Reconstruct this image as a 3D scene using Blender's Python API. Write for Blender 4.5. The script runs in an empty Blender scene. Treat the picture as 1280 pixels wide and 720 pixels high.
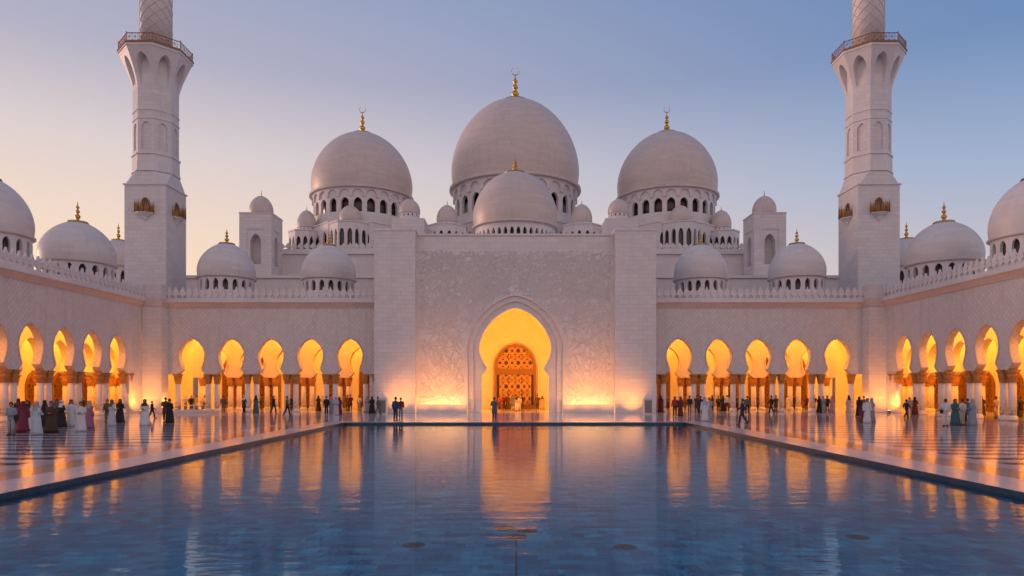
import bpy, math, random
from mathutils import Vector, Matrix
R = math.radians
PI = math.pi
sc = bpy.context.scene
COL = sc.collection
F = 853.33; CX = 644.0; HY = 484.0; CAMZ = 2.75

def PX(x, D): return (x - CX) * D / F          # photograph column at distance D -> metres across
def PZ(y, D): return CAMZ + (HY - y) * D / F   # photograph row at distance D -> metres up

# ------------------------------------------------------------------ helpers
class MB:
    def __init__(s):
        s.v = []; s.f = []; s.uv = []; s.sm = []
    def face(s, pts, uv=None, sm=False):
        b = len(s.v); s.v.extend(pts); s.f.append(tuple(range(b, b + len(pts)))); s.uv.append(uv); s.sm.append(sm)
    def idx(s, ids, uv=None, sm=False):
        s.f.append(tuple(ids)); s.uv.append(uv); s.sm.append(sm)
    def box(s, x0, x1, y0, y1, z0, z1):
        p = [(x0,y0,z0),(x1,y0,z0),(x1,y1,z0),(x0,y1,z0),(x0,y0,z1),(x1,y0,z1),(x1,y1,z1),(x0,y1,z1)]
        b = len(s.v); s.v.extend(p)
        for q in ((0,3,2,1),(4,5,6,7),(0,1,5,4),(1,2,6,5),(2,3,7,6),(3,0,4,7)):
            s.idx([b+i for i in q])
    def lathe(s, prof, n=32, c=(0,0,0), sm=True, a0=0.0, mod=None):
        """prof: [(r,z)]; mod(angle, r, z) -> r"""
        b = len(s.v); rr = max(r for r, z in prof)
        L = [0.0]
        for i in range(1, len(prof)):
            L.append(L[-1] + math.hypot(prof[i][0]-prof[i-1][0], prof[i][1]-prof[i-1][1]))
        for r, z in prof:
            for k in range(n):
                a = a0 + 2*PI*k/n
                q = mod(a, r, z) if mod else r
                s.v.append((c[0]+q*math.cos(a), c[1]+q*math.sin(a), c[2]+z))
        for i in range(len(prof)-1):
            for k in range(n):
                k2 = (k+1) % n
                u0 = 2*PI*k/n*rr; u1 = 2*PI*(k+1)/n*rr
                s.idx([b+i*n+k, b+i*n+k2, b+(i+1)*n+k2, b+(i+1)*n+k],
                      [(u0,L[i]),(u1,L[i]),(u1,L[i+1]),(u0,L[i+1])], sm)
        if prof[0][0] > 1e-4: s.idx([b+k for k in range(n)][::-1])
        if prof[-1][0] > 1e-4: s.idx([b+(len(prof)-1)*n+k for k in range(n)])
    def tube(s, pts, rad, n=6, sm=True, flat=1.0, cap=True):
        b = len(s.v); m = len(pts)
        P = [Vector(p) for p in pts]
        for i in range(m):
            t = (P[min(i+1,m-1)] - P[max(i-1,0)]).normalized()
            up = Vector((0,1,0)) if abs(t.y) < .9 else Vector((1,0,0))
            a = t.cross(up).normalized(); c = a.cross(t).normalized()
            r = rad[i] if isinstance(rad, (list, tuple)) else rad
            for k in range(n):
                w = 2*PI*k/n
                s.v.append(tuple(P[i] + a*(r*math.cos(w)) + c*(r*flat*math.sin(w))))
        for i in range(m-1):
            for k in range(n):
                k2 = (k+1) % n
                s.idx([b+i*n+k, b+i*n+k2, b+(i+1)*n+k2, b+(i+1)*n+k], None, sm)
        if cap:
            s.idx([b+k for k in range(n)][::-1]); s.idx([b+(m-1)*n+k for k in range(n)])
    def loft(s, rings, sm=True, cap=True):
        b = len(s.v); n = len(rings[0])
        for r in rings: s.v.extend(r)
        for i in range(len(rings)-1):
            for k in range(n):
                k2 = (k+1) % n
                s.idx([b+i*n+k, b+i*n+k2, b+(i+1)*n+k2, b+(i+1)*n+k], None, sm)
        if cap:
            s.idx([b+k for k in range(n)][::-1]); s.idx([b+(len(rings)-1)*n+k for k in range(n)])
    def map(s, fn):
        s.v = [fn(*p) for p in s.v]; return s
    def mesh(s, name):
        me = bpy.data.meshes.new(name)
        me.from_pydata(s.v, [], s.f)
        uvl = me.uv_layers.new(name='UVMap')
        me.polygons.foreach_set('use_smooth', s.sm)
        d = uvl.data
        for p, uv in zip(me.polygons, s.uv):
            if uv is None:
                n = p.normal; ax, ay, az = abs(n.x), abs(n.y), abs(n.z)
                for li in p.loop_indices:
                    c = me.vertices[me.loops[li].vertex_index].co
                    d[li].uv = (c.x, c.y) if az > ax and az > ay else ((c.y, c.z) if ax > ay else (c.x, c.z))
            else:
                for li, q in zip(p.loop_indices, uv): d[li].uv = q
        me.update()
        return me
    def build(s, name, mat, parent=None, loc=(0,0,0), fix=True):
        me = s.mesh(name)
        if fix:
            import bmesh
            bm = bmesh.new(); bm.from_mesh(me)
            bmesh.ops.remove_doubles(bm, verts=bm.verts, dist=1e-5)
            bmesh.ops.recalc_face_normals(bm, faces=bm.faces)
            bm.to_mesh(me); bm.free()
        me.materials.append(mat)
        return link(name, me, parent, loc)

def link(name, me, parent=None, loc=(0,0,0)):
    o = bpy.data.objects.new(name, me); COL.objects.link(o)
    o.location = loc
    if parent is not None: o.parent = parent
    return o
def tag(o, label=None, cat=None, group=None, kind=None):
    if label: o['label'] = label
    if cat: o['category'] = cat
    if group: o['group'] = group
    if kind: o['kind'] = kind
    return o
def thing(name, label, cat, loc=(0,0,0), rz=0, group=None):
    o = bpy.data.objects.new(name, None); COL.objects.link(o)
    o.location = loc; o.rotation_euler = (0,0,rz); o.empty_display_size = .2
    return tag(o, label, cat, group)
def copy_tree(o, parent=None):
    c = o.copy(); COL.objects.link(c); c.parent = parent
    for ch in list(o.children): copy_tree(ch, c)
    return c

# ------------------------------------------------------------------ materials
def newmat(name):
    m = bpy.data.materials.new(name); m.use_nodes = True
    nt = m.node_tree; nt.nodes.clear()
    out = nt.nodes.new('ShaderNodeOutputMaterial')
    b = nt.nodes.new('ShaderNodeBsdfPrincipled')
    nt.links.new(b.outputs[0], out.inputs[0])
    return m, nt, b
def N(nt, t, **kw):
    n = nt.nodes.new(t)
    for k, v in kw.items():
        if hasattr(n, k) and k not in ('inp',): setattr(n, k, v)
    return n
def L(nt, a, b): nt.links.new(a, b)
def mathn(nt, op, a, b=None, c=None):
    n = nt.nodes.new('ShaderNodeMath'); n.operation = op
    for i, q in enumerate((a, b, c)):
        if q is None: continue
        if isinstance(q, (int, float)): n.inputs[i].default_value = q
        else: nt.links.new(q, n.inputs[i])
    return n.outputs[0]
def mixc(nt, f, a, b, mode='MIX'):
    n = nt.nodes.new('ShaderNodeMix'); n.data_type = 'RGBA'; n.blend_type = mode
    for i, q in ((0, f), (6, a), (7, b)):
        if isinstance(q, (int, float)): n.inputs[i].default_value = q
        elif isinstance(q, tuple): n.inputs[i].default_value = (*q, 1) if len(q) == 3 else q
        else: nt.links.new(q, n.inputs[i])
    return n.outputs[2]
def noise(nt, vec, scale, detail=4, rough=.55):
    n = nt.nodes.new('ShaderNodeTexNoise'); n.inputs['Scale'].default_value = scale
    n.inputs['Detail'].default_value = detail; n.inputs['Roughness'].default_value = rough
    if vec is not None: nt.links.new(vec, n.inputs['Vector'])
    return n.outputs['Fac']
def mapping(nt, vec, scale=(1,1,1), rot=(0,0,0), loc=(0,0,0)):
    n = nt.nodes.new('ShaderNodeMapping')
    n.inputs['Scale'].default_value = scale; n.inputs['Rotation'].default_value = rot; n.inputs['Location'].default_value = loc
    nt.links.new(vec, n.inputs['Vector']); return n.outputs[0]
def ramp(nt, fac, stops):
    n = nt.nodes.new('ShaderNodeValToRGB'); e = n.color_ramp.elements
    while len(e) < len(stops): e.new(.5)
    for q, (p, c) in zip(e, stops):
        q.position = p; q.color = (*c, 1) if len(c) == 3 else c
    nt.links.new(fac, n.inputs[0]); return n.outputs[0]
def bump(nt, h, strength, dist, bsdf):
    n = nt.nodes.new('ShaderNodeBump'); n.inputs['Strength'].default_value = strength; n.inputs['Distance'].default_value = dist
    nt.links.new(h, n.inputs['Height']); nt.links.new(n.outputs[0], bsdf.inputs['Normal'])

def marble(name, col=(.74,.70,.68), bw=1.2, bh=.6, rot=0, joint=.62, rough=.5, offset=.5, mottle=.10, jw=.012, bs=.35, relief=0):
    m, nt, b = newmat(name)
    uv = nt.nodes.new('ShaderNodeUVMap').outputs[0]
    ob = nt.nodes.new('ShaderNodeTexCoord').outputs['Object']
    v = mapping(nt, uv, rot=(0,0,rot)) if rot else uv
    br = nt.nodes.new('ShaderNodeTexBrick'); L(nt, v, br.inputs['Vector'])
    br.offset = offset; br.inputs['Scale'].default_value = 1
    br.inputs['Brick Width'].default_value = bw; br.inputs['Row Height'].default_value = bh
    br.inputs['Mortar Size'].default_value = jw; br.inputs['Mortar Smooth'].default_value = .3
    br.inputs['Color1'].default_value = (1,1,1,1); br.inputs['Color2'].default_value = (.9,.9,.9,1); br.inputs['Mortar'].default_value = (joint,)*3 + (1,)
    n1 = noise(nt, ob, .35, 5); n2 = noise(nt, ob, 2.3, 5)
    st = mapping(nt, ob, scale=(1.6,1.6,.12))
    n3 = noise(nt, st, 1.0, 4)
    c = mixc(nt, mathn(nt, 'MULTIPLY', n2, mottle*2), col, tuple(x*.72 for x in col))
    c = mixc(nt, mathn(nt, 'MULTIPLY', n1, mottle*2), c, tuple(x*.8 for x in (col[0]*1.0, col[1]*.96, col[2]*.92)))
    c = mixc(nt, mathn(nt, 'MULTIPLY', mathn(nt, 'GREATER_THAN', n3, .58), mottle*.8), c, tuple(x*.6 for x in col))
    c = mixc(nt, 1.0, c, br.outputs['Color'], 'MULTIPLY')
    L(nt, c, b.inputs['Base Color'])
    b.inputs['Roughness'].default_value = rough
    h = mathn(nt, 'SUBTRACT', 1.0, br.outputs['Fac'])
    h = mathn(nt, 'ADD', h, mathn(nt, 'MULTIPLY', n2, .15))
    if relief:
        vo = nt.nodes.new('ShaderNodeTexVoronoi'); vo.feature = 'SMOOTH_F1'; vo.inputs['Scale'].default_value = 2.6
        wv = nt.nodes.new('ShaderNodeVectorMath'); wv.operation = 'ADD'
        nz = nt.nodes.new('ShaderNodeTexNoise'); nz.inputs['Scale'].default_value = 1.1; L(nt, uv, nz.inputs['Vector'])
        L(nt, uv, wv.inputs[0]); L(nt, nz.outputs['Color'], wv.inputs[1]); L(nt, wv.outputs[0], vo.inputs['Vector'])
        h = mathn(nt, 'ADD', h, mathn(nt, 'MULTIPLY', vo.outputs['Distance'], relief))
    bump(nt, h, bs, .03, b)
    return m

def simple(name, col, rough=.5, metal=0, nscale=6, var=.25, spec=None, emit=None, bs=.1):
    m, nt, b = newmat(name)
    ob = nt.nodes.new('ShaderNodeTexCoord').outputs['Object']
    n = noise(nt, ob, nscale, 5)
    c = mixc(nt, n, tuple(x*(1-var) for x in col), tuple(min(1, x*(1+var)) for x in col))
    L(nt, c, b.inputs['Base Color']); b.inputs['Roughness'].default_value = rough; b.inputs['Metallic'].default_value = metal
    if spec is not None: b.inputs['Specular IOR Level'].default_value = spec
    if bs: bump(nt, n, bs, .02, b)
    if emit:
        b.inputs['Emission Color'].default_value = (*emit[0], 1); b.inputs['Emission Strength'].default_value = emit[1]
    return m

WHITE = (.76,.69,.69)
M = {}
M['ashlar'] = marble('white_marble_blocks', WHITE, 1.0, .46, joint=.7)
M['plain'] = marble('white_marble', WHITE, 2.4, 1.2, jw=.008, joint=.75)
M['diamond'] = marble('white_marble_diamonds', WHITE, .36, .36, rot=R(45), offset=0, joint=.80, jw=.025, bs=.6, mottle=.22)
M['relief'] = marble('carved_marble', WHITE, 1.3, .65, relief=.9, bs=.5, jw=.006, joint=.8)
M['dome'] = marble('dome_marble', (.70,.57,.52), 2.3, .42, joint=.86, jw=.014, bs=.2, mottle=.16, rough=.42)
M['carving'] = marble('lightened_carving', (.82,.75,.745), 3, 3, joint=1, jw=.001, mottle=.05)  # same marble made paler to offset the shade among its leaves
M['pale_dome'] = marble('pale_dome_marble', (.74,.66,.65), 2.3, .36, joint=.88, jw=.014, bs=.2, mottle=.14, rough=.45)
M['rose'] = marble('rose_and_uplit_stone', (.70,.54,.48), 2.0, 1.0, jw=.008, joint=.8)  # on cornices, warm light from below is put into this colour
M['warm'] = marble('inner_plaster', (.80,.72,.60), .8, .8, rot=R(45), offset=0, joint=.86, jw=.02, bs=.3, mottle=.06)
M['gold'] = simple('gold', (.62,.36,.10), .36, 1.0, 9, .25)
M['gilt'] = simple('gilt_leaf', (.42,.19,.055), .5, .25, 9, .7, bs=.8)
M['bronze'] = simple('bronze_rail', (.30,.13,.06), .5, .6, 8, .3)
M['void'] = simple('dim_interior', (.060,.040,.034), .25, 0, 2, .3)  # dimness inside the openings put into a dark colour
M['wood'] = simple('dark_wood', (.06,.022,.009), .45, 0, 5, .4)
M['lattice'] = simple('gilt_lattice', (.22,.095,.027), .5, .25, 9, .25)
M['door_gold'] = simple('door_gold', (.56,.29,.085), .5, .2, 9, .3)
M['door_wood'] = simple('door_wood', (.028,.011,.006), .5, 0, 5, .4)
M['slate'] = simple('grey_stone', (.20,.19,.20), .5, 0, 8, .2)
M['metal'] = simple('dark_metal', (.04,.04,.045), .4, .5, 8, .2)
M['lens'] = simple('lamp_lens', (.9,.7,.4), .3, 0, 3, 0, emit=((1,.55,.16), 14), bs=0)
M['leafbrown'] = simple('rusty_grate', (.07,.05,.04), .85, 0, 20, .4)

def column_mat():
    m, nt, b = newmat('inlaid_marble')
    uv = nt.nodes.new('ShaderNodeUVMap').outputs[0]
    ob = nt.nodes.new('ShaderNodeTexCoord').outputs['Object']
    z = nt.nodes.new('ShaderNodeSeparateXYZ'); L(nt, ob, z.inputs[0])
    vo = nt.nodes.new('ShaderNodeTexVoronoi'); vo.inputs['Scale'].default_value = 7.0
    L(nt, mapping(nt, uv, scale=(1,.8,1)), vo.inputs['Vector'])
    dot = mathn(nt, 'LESS_THAN', vo.outputs['Distance'], .33)
    low = mathn(nt, 'MULTIPLY', dot, mathn(nt, 'GREATER_THAN', mathn(nt, 'SUBTRACT', 1.9, z.outputs[2]), mathn(nt, 'MULTIPLY', noise(nt, ob, 5, 2), 1.5)))
    n = noise(nt, ob, 3, 5)
    c = mixc(nt, mathn(nt, 'MULTIPLY', n, .25), WHITE, (.5,.43,.42))
    c = mixc(nt, mathn(nt, 'MULTIPLY', low, .8), c, mixc(nt, vo.outputs['Color'], (.12,.05,.06), (.10,.09,.16)))
    L(nt, c, b.inputs['Base Color']); b.inputs['Roughness'].default_value = .3
    return m
M['shaft'] = column_mat()

def plaza_mat():
    m, nt, b = newmat('plaza_marble')
    ob = nt.nodes.new('ShaderNodeTexCoord').outputs['Object']
    s = nt.nodes.new('ShaderNodeSeparateXYZ'); L(nt, ob, s.inputs[0])
    ax = mathn(nt, 'ABSOLUTE', s.outputs[0])
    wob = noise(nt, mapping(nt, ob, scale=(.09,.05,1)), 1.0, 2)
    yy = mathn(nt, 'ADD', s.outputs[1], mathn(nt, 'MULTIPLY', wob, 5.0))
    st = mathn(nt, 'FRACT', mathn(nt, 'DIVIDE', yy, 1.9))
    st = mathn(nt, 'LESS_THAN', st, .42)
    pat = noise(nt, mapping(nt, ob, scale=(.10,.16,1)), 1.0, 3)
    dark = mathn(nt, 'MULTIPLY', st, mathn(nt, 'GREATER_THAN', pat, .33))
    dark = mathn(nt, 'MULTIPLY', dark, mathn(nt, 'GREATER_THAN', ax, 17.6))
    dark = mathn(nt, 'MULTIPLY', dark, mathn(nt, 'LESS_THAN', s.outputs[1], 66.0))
    band = mathn(nt, 'MULTIPLY', mathn(nt, 'GREATER_THAN', ax, 15.1), mathn(nt, 'LESS_THAN', ax, 16.6))
    band = mathn(nt, 'MULTIPLY', band, mathn(nt, 'LESS_THAN', s.outputs[1], 56.6))
    br = nt.nodes.new('ShaderNodeTexBrick'); L(nt, ob, br.inputs['Vector']); br.offset = 0
    br.inputs['Scale'].default_value = 1; br.inputs['Brick Width'].default_value = 1.2; br.inputs['Row Height'].default_value = 1.2
    br.inputs['Mortar Size'].default_value = .01
    br.inputs['Color1'].default_value = (1,1,1,1); br.inputs['Color2'].default_value = (.86,.86,.86,1); br.inputs['Mortar'].default_value = (.6,.6,.6,1)
    n = noise(nt, ob, .8, 6)
    c = mixc(nt, mathn(nt, 'MULTIPLY', n, .4), (.66,.60,.61), (.46,.41,.43))
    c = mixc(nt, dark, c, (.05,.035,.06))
    c = mixc(nt, mathn(nt, 'MULTIPLY', band, .85), c, (.27,.17,.16))
    c = mixc(nt, 1.0, c, br.outputs['Color'], 'MULTIPLY')
    L(nt, c, b.inputs['Base Color'])
    r = mathn(nt, 'ADD', mathn(nt, 'MULTIPLY', noise(nt, ob, .5, 4), .10), .05)
    L(nt, r, b.inputs['Roughness'])
    L(nt, mathn(nt, 'SUBTRACT', 1.5, mathn(nt, 'MULTIPLY', dark, .44)), b.inputs['IOR'])
    h = mathn(nt, 'ADD', noise(nt, mapping(nt, ob, scale=(.3,1,1)), 1.3, 3), mathn(nt, 'MULTIPLY', br.outputs['Fac'], -.06))
    bump(nt, h, .10, .02, b)
    return m
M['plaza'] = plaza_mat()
def coping_mat():
    m, nt, b = newmat('coping_marble')
    ob = nt.nodes.new('ShaderNodeTexCoord').outputs['Object']
    br = nt.nodes.new('ShaderNodeTexBrick'); L(nt, ob, br.inputs['Vector']); br.offset = 0
    br.inputs['Scale'].default_value = 1; br.inputs['Brick Width'].default_value = 1.5; br.inputs['Row Height'].default_value = 1.5
    br.inputs['Mortar Size'].default_value = .012
    br.inputs['Color1'].default_value = (.66,.59,.60,1); br.inputs['Color2'].default_value = (.58,.52,.54,1); br.inputs['Mortar'].default_value = (.4,.35,.36,1)
    c = mixc(nt, mathn(nt, 'MULTIPLY', noise(nt, ob, 1.1, 6), .35), br.outputs['Color'], (.42,.36,.38))
    L(nt, c, b.inputs['Base Color']); b.inputs['Roughness'].default_value = .16
    bump(nt, noise(nt, ob, 1.5, 3), .06, .02, b)
    return m
M['coping'] = coping_mat()
def mosaic(name, c1, c2, c3, cell=.30, rough=.3):
    m, nt, b = newmat(name)
    ob = nt.nodes.new('ShaderNodeTexCoord').outputs['Object']
    uv = nt.nodes.new('ShaderNodeUVMap').outputs[0]
    br = nt.nodes.new('ShaderNodeTexBrick'); L(nt, uv, br.inputs['Vector']); br.offset = .5
    br.inputs['Scale'].default_value = 1; br.inputs['Brick Width'].default_value = cell*1.25; br.inputs['Row Height'].default_value = cell
    br.inputs['Mortar Size'].default_value = .008; br.inputs['Mortar'].default_value = (c1[0]*.6, c1[1]*.6, c1[2]*.6, 1)
    br.inputs['Color1'].default_value = (*c1, 1); br.inputs['Color2'].default_value = (*c2, 1)
    b2 = nt.nodes.new('ShaderNodeTexBrick'); L(nt, uv, b2.inputs['Vector']); b2.offset = .37; b2.squash = .7; b2.squash_frequency = 3
    b2.inputs['Scale'].default_value = 1; b2.inputs['Brick Width'].default_value = cell*2.3; b2.inputs['Row Height'].default_value = cell*1.9
    b2.inputs['Mortar Size'].default_value = 0; b2.inputs['Color1'].default_value = (0,0,0,1); b2.inputs['Color2'].default_value = (1,1,1,1)
    b3 = nt.nodes.new('ShaderNodeTexBrick'); L(nt, mapping(nt, uv, loc=(.31,.77,0)), b3.inputs['Vector']); b3.offset = .5
    b3.inputs['Scale'].default_value = 1; b3.inputs['Brick Width'].default_value = cell*1.1; b3.inputs['Row Height'].default_value = cell*1.0
    b3.inputs['Mortar Size'].default_value = 0; b3.inputs['Color1'].default_value = (0,0,0,1); b3.inputs['Color2'].default_value = (1,1,1,1)
    h1 = nt.nodes.new('ShaderNodeSeparateColor'); L(nt, b2.outputs['Color'], h1.inputs[0])
    h2 = nt.nodes.new('ShaderNodeSeparateColor'); L(nt, b3.outputs['Color'], h2.inputs[0])
    n = noise(nt, ob, .35, 3)
    q = mathn(nt, 'MULTIPLY', h1.outputs[0], h2.outputs[0])
    c = mixc(nt, mathn(nt, 'MULTIPLY', q, .95), br.outputs['Color'], c3)
    c = mixc(nt, mathn(nt, 'MULTIPLY', mathn(nt, 'GREATER_THAN', mathn(nt, 'ADD', h1.outputs[0], mathn(nt, 'MULTIPLY', n, .8)), 1.05), .55), c, c1)
    L(nt, c, b.inputs['Base Color']); b.inputs['Roughness'].default_value = rough
    return m
M['poolfloor'] = mosaic('pool_mosaic', (.003,.11,.25), (.012,.43,.62), (.06,.88,.95), .34)
M['poolwall'] = mosaic('pool_edge_mosaic', (.006,.045,.085), (.012,.085,.14), (.02,.11,.16), .08)
def water_mat():
    m = bpy.data.materials.new('pool_water'); m.use_nodes = True
    nt = m.node_tree; nt.nodes.clear()
    out = nt.nodes.new('ShaderNodeOutputMaterial')
    g = nt.nodes.new('ShaderNodeBsdfGlossy'); g.inputs['Roughness'].default_value = .02; g.inputs['Color'].default_value = (.80,.93,1,1)
    t = nt.nodes.new('ShaderNodeBsdfTransparent'); t.inputs[0].default_value = (.62,.88,.95,1)
    mx = nt.nodes.new('ShaderNodeMixShader'); fr = nt.nodes.new('ShaderNodeFresnel'); fr.inputs[0].default_value = 1.235
    ob = nt.nodes.new('ShaderNodeTexCoord').outputs['Object']
    a = noise(nt, mapping(nt, ob, scale=(.45,1.9,1), rot=(0,0,R(4))), 1.0, 3, .5)
    c = noise(nt, mapping(nt, ob, scale=(2.2,8.0,1), rot=(0,0,R(-6))), 1.0, 2, .5)
    h = mathn(nt, 'ADD', a, mathn(nt, 'MULTIPLY', c, .34))
    bp = nt.nodes.new('ShaderNodeBump'); bp.inputs['Strength'].default_value = .125; bp.inputs['Distance'].default_value = .09
    L(nt, h, bp.inputs['Height'])
    L(nt, bp.outputs[0], g.inputs['Normal']); L(nt, bp.outputs[0], fr.inputs['Normal'])
    L(nt, fr.outputs[0], mx.inputs[0]); L(nt, t.outputs[0], mx.inputs[1]); L(nt, g.outputs[0], mx.inputs[2])
    L(nt, mx.outputs[0], out.inputs[0])
    return m
M['water'] = water_mat()

# ------------------------------------------------------------------ arch geometry
def arch_points(levels_bottom, cusp, wide, apex, nb=6, nu=12, tip=.10):
    """half-width curve of a horseshoe arch, bottom to apex: [(hw, z)]"""
    pts = list(levels_bottom)
    hc, zc = cusp; hw, zw = wide
    pts.append((hc, zc))
    for i in range(1, nb+1):                     # cusp out to the widest level
        t = i/nb; a = t*PI/2
        pts.append((hc + (hw-hc)*math.sin(a), zc + (zw-zc)*(1-math.cos(a)*1.0) if False else zc + (zw-zc)*t))
    H = apex - zw
    for i in range(1, nu+1):
        t = math.sin(i/nu*PI/2)**.92
        h = hw*(1-t**1.75)**.62
        pts.append((max(h, 0), zw + H*t))
    pts[-1] = (0.0, apex)
    return pts
def pointed_points(hw, z0, zs, apex, nu=9):
    pts = [(hw, z0), (hw, zs)]
    for i in range(1, nu+1):
        t = math.sin(i/nu*PI/2)
        pts.append((max(0, hw*(1-t**1.8)**.6), zs + (apex-zs)*t))
    pts[-1] = (0.0, apex)
    return pts
def hw_at(pts, z):
    if z <= pts[0][1]: return pts[0][0]
    if z >= pts[-1][1]: return 0.0
    for (a, za), (b, zb) in zip(pts, pts[1:]):
        if za <= z <= zb: return a if zb-za < 1e-9 else a + (b-a)*(z-za)/(zb-za)
    return 0.0
def arch_plate(mb, inner, outer, z0, z1, y0, y1, cx=0.0, back=True, oreveal=False):
    """plate between an inner arch curve and an outer boundary (const half width or another curve)"""
    of = (lambda z: outer) if isinstance(outer, (int, float)) else (lambda z: hw_at(outer, z))
    zs = {z0, z1} | {z for h, z in inner if z0 <= z <= z1}
    if not isinstance(outer, (int, float)): zs |= {z for h, z in outer if z0 <= z <= z1}
    zs = sorted(zs); zs = [z for i, z in enumerate(zs) if i == 0 or z - zs[i-1] > 1e-6]
    for s in (-1, 1):
        for a, b in zip(zs, zs[1:]):
            ia, ib, oa, ob = hw_at(inner, a), hw_at(inner, b), of(a), of(b)
            for y in ((y0, y1) if back else (y0,)):
                mb.face([(cx+s*ia,y,a),(cx+s*oa,y,a),(cx+s*ob,y,b),(cx+s*ib,y,b)])
            if ia > 0 or ib > 0:
                mb.face([(cx+s*ia,y0,a),(cx+s*ia,y1,a),(cx+s*ib,y1,b),(cx+s*ib,y0,b)])
            if oreveal:
                mb.face([(cx+s*oa,y0,a),(cx+s*oa,y1,a),(cx+s*ob,y1,b),(cx+s*ob,y0,b)])
        mb.face([(cx+s*hw_at(inner,z0),y0,z0),(cx+s*of(z0),y0,z0),(cx+s*of(z0),y1,z0),(cx+s*hw_at(inner,z0),y1,z0)])
        if z1 > inner[-1][1]:
            mb.face([(cx,y0,z1),(cx+s*of(z1),y0,z1),(cx+s*of(z1),y1,z1),(cx,y1,z1)])
def offset_curve(pts, d):
    out = []
    for i, (h, z) in enumerate(pts):
        a = pts[max(i-1,0)]; b = pts[min(i+1,len(pts)-1)]
        tx, tz = b[0]-a[0], b[1]-a[1]; l = math.hypot(tx, tz) or 1
        out.append((max(h + tz/l*d, 0), z - tx/l*d))
    out[-1] = (0.0, pts[-1][1] + d*1.15)
    for i in range(1, len(out)):
        if out[i][1] <= out[i-1][1]: out[i] = (out[i][0], out[i-1][1] + 1e-4)
    return out
def archivolt(pts, d, y0, y1, cx=0.0):
    mb = MB(); o = offset_curve(pts, d)
    for s in (-1, 1):
        for i in range(len(pts)-1):
            a, b, c, e = pts[i], pts[i+1], o[i+1], o[i]
            q = lambda p, y: (cx+s*p[0], y, p[1])
            mb.face([q(a,y0),q(e,y0),q(c,y0),q(b,y0)])
            mb.face([q(a,y0),q(b,y0),q(b,y1),q(a,y1)])
            mb.face([q(e,y0),q(c,y0),q(c,y1),q(e,y1)])
    return mb

SPR = 4.19      # springing level (top of the capitals)
ARC = arch_points([(1.50, SPR), (1.38, SPR+.12), (1.18, SPR+.33)], (1.02, 4.74), (1.42, 6.30), 8.10)

# ------------------------------------------------------------------ columns
def column_meshes():
    sh = MB(); sh.lathe([(.30,.42),(.295,1.8),(.275,3.24)], 18)
    ba = MB(); ba.lathe([(.40,0),(.40,.16),(.36,.22),(.38,.30),(.33,.36),(.31,.42)], 18)
    ca = MB()
    def leaf(a, r, z):
        t = max(0, min(1, (z-3.24)/.8)); return r*(1 + .15*t*abs(math.cos(4*a)) - .08*t)
    ca.lathe([(.30,3.14),(.35,3.18),(.33,3.26),(.345,3.36),(.375,3.52),(.42,3.72),(.385,3.76),(.43,3.90),(.49,4.04),(.45,4.09)], 32, mod=leaf)
    ca.box(-.41,.41,-.41,.41,4.08,SPR-.002)
    out = []
    for mb, nm, mt in ((sh,'column','shaft'),(ba,'base','plain'),(ca,'capital','gilt')):
        o = mb.build(nm, M[mt]); out.append(o.data); bpy.data.objects.remove(o)
    return out
COLM = column_meshes()
COLPOS = []
def add_column(parent, x, y, capital=True):
    c = link('column', COLM[0], parent, (x, y, 0))
    link('base', COLM[1], c); link('capital', COLM[2], c)
    parent_m = Matrix.Translation(parent.location) @ Matrix.Rotation(parent.rotation_euler.z, 4, 'Z')
    w = parent_m @ Vector((x, y, 0)); COLPOS.append((w.x, w.y))
    return c

def lattice_mb(hw, z0, z1, y, inside=None, step=.42, t=.045, d=.06):
    """interlaced circles and uprights cut as one pierced screen"""
    mb = MB(); k = 0
    def ribbon(p, closed=False):
        nonlocal k
        k += 1; yy = y - .0015*(k % 11)
        for a, b in zip(p, p[1:]):
            mx, mz = (a[0]+b[0])/2, (a[1]+b[1])/2
            if inside and not inside(mx, mz): continue
            if abs(mx) > hw or not z0 <= mz <= z1: continue
            dx, dz = b[0]-a[0], b[1]-a[1]; l = math.hypot(dx, dz) or 1
            nx, nz = -dz/l*t/2, dx/l*t/2
            q = [(a[0]-nx,a[1]-nz),(b[0]-nx,b[1]-nz),(b[0]+nx,b[1]+nz),(a[0]+nx,a[1]+nz)]
            f = [(u,yy,w) for u, w in q]; g = [(u,yy+d,w) for u, w in q]
            mb.face(f); mb.face([f[0],f[1],g[1],g[0]]); mb.face([f[2],f[3],g[3],g[2]])
    nx = int(hw/step)+2; nz = int((z1-z0)/step)+2
    for i in range(-nx, nx+1):
        for j in range(nz+1):
            c = (i*step + (step/2 if j % 2 else 0), z0 + j*step)
            for r in ((step*.62,) if (i+j) % 2 else (step*.62, step*.30)):
                ribbon([(c[0]+r*math.cos(2*PI*q/10), c[1]+r*math.sin(2*PI*q/10)) for q in range(11)])
    for sg in (-1, 1):
        for i in range(-2*nz-nx, 2*nz+nx):
            xa = i*step
            ribbon([(xa+sg*(z1-z0)*q/40, z0+(z1-z0)*q/40) for q in range(41)])
    n = max(2, int(2*hw/1.3))
    for i in range(n+1):
        x = -hw + .03 + (2*hw-.06)*i/n
        ribbon([(x, z0 + (z1-z0)*q/12) for q in range(13)])
    return mb

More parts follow.
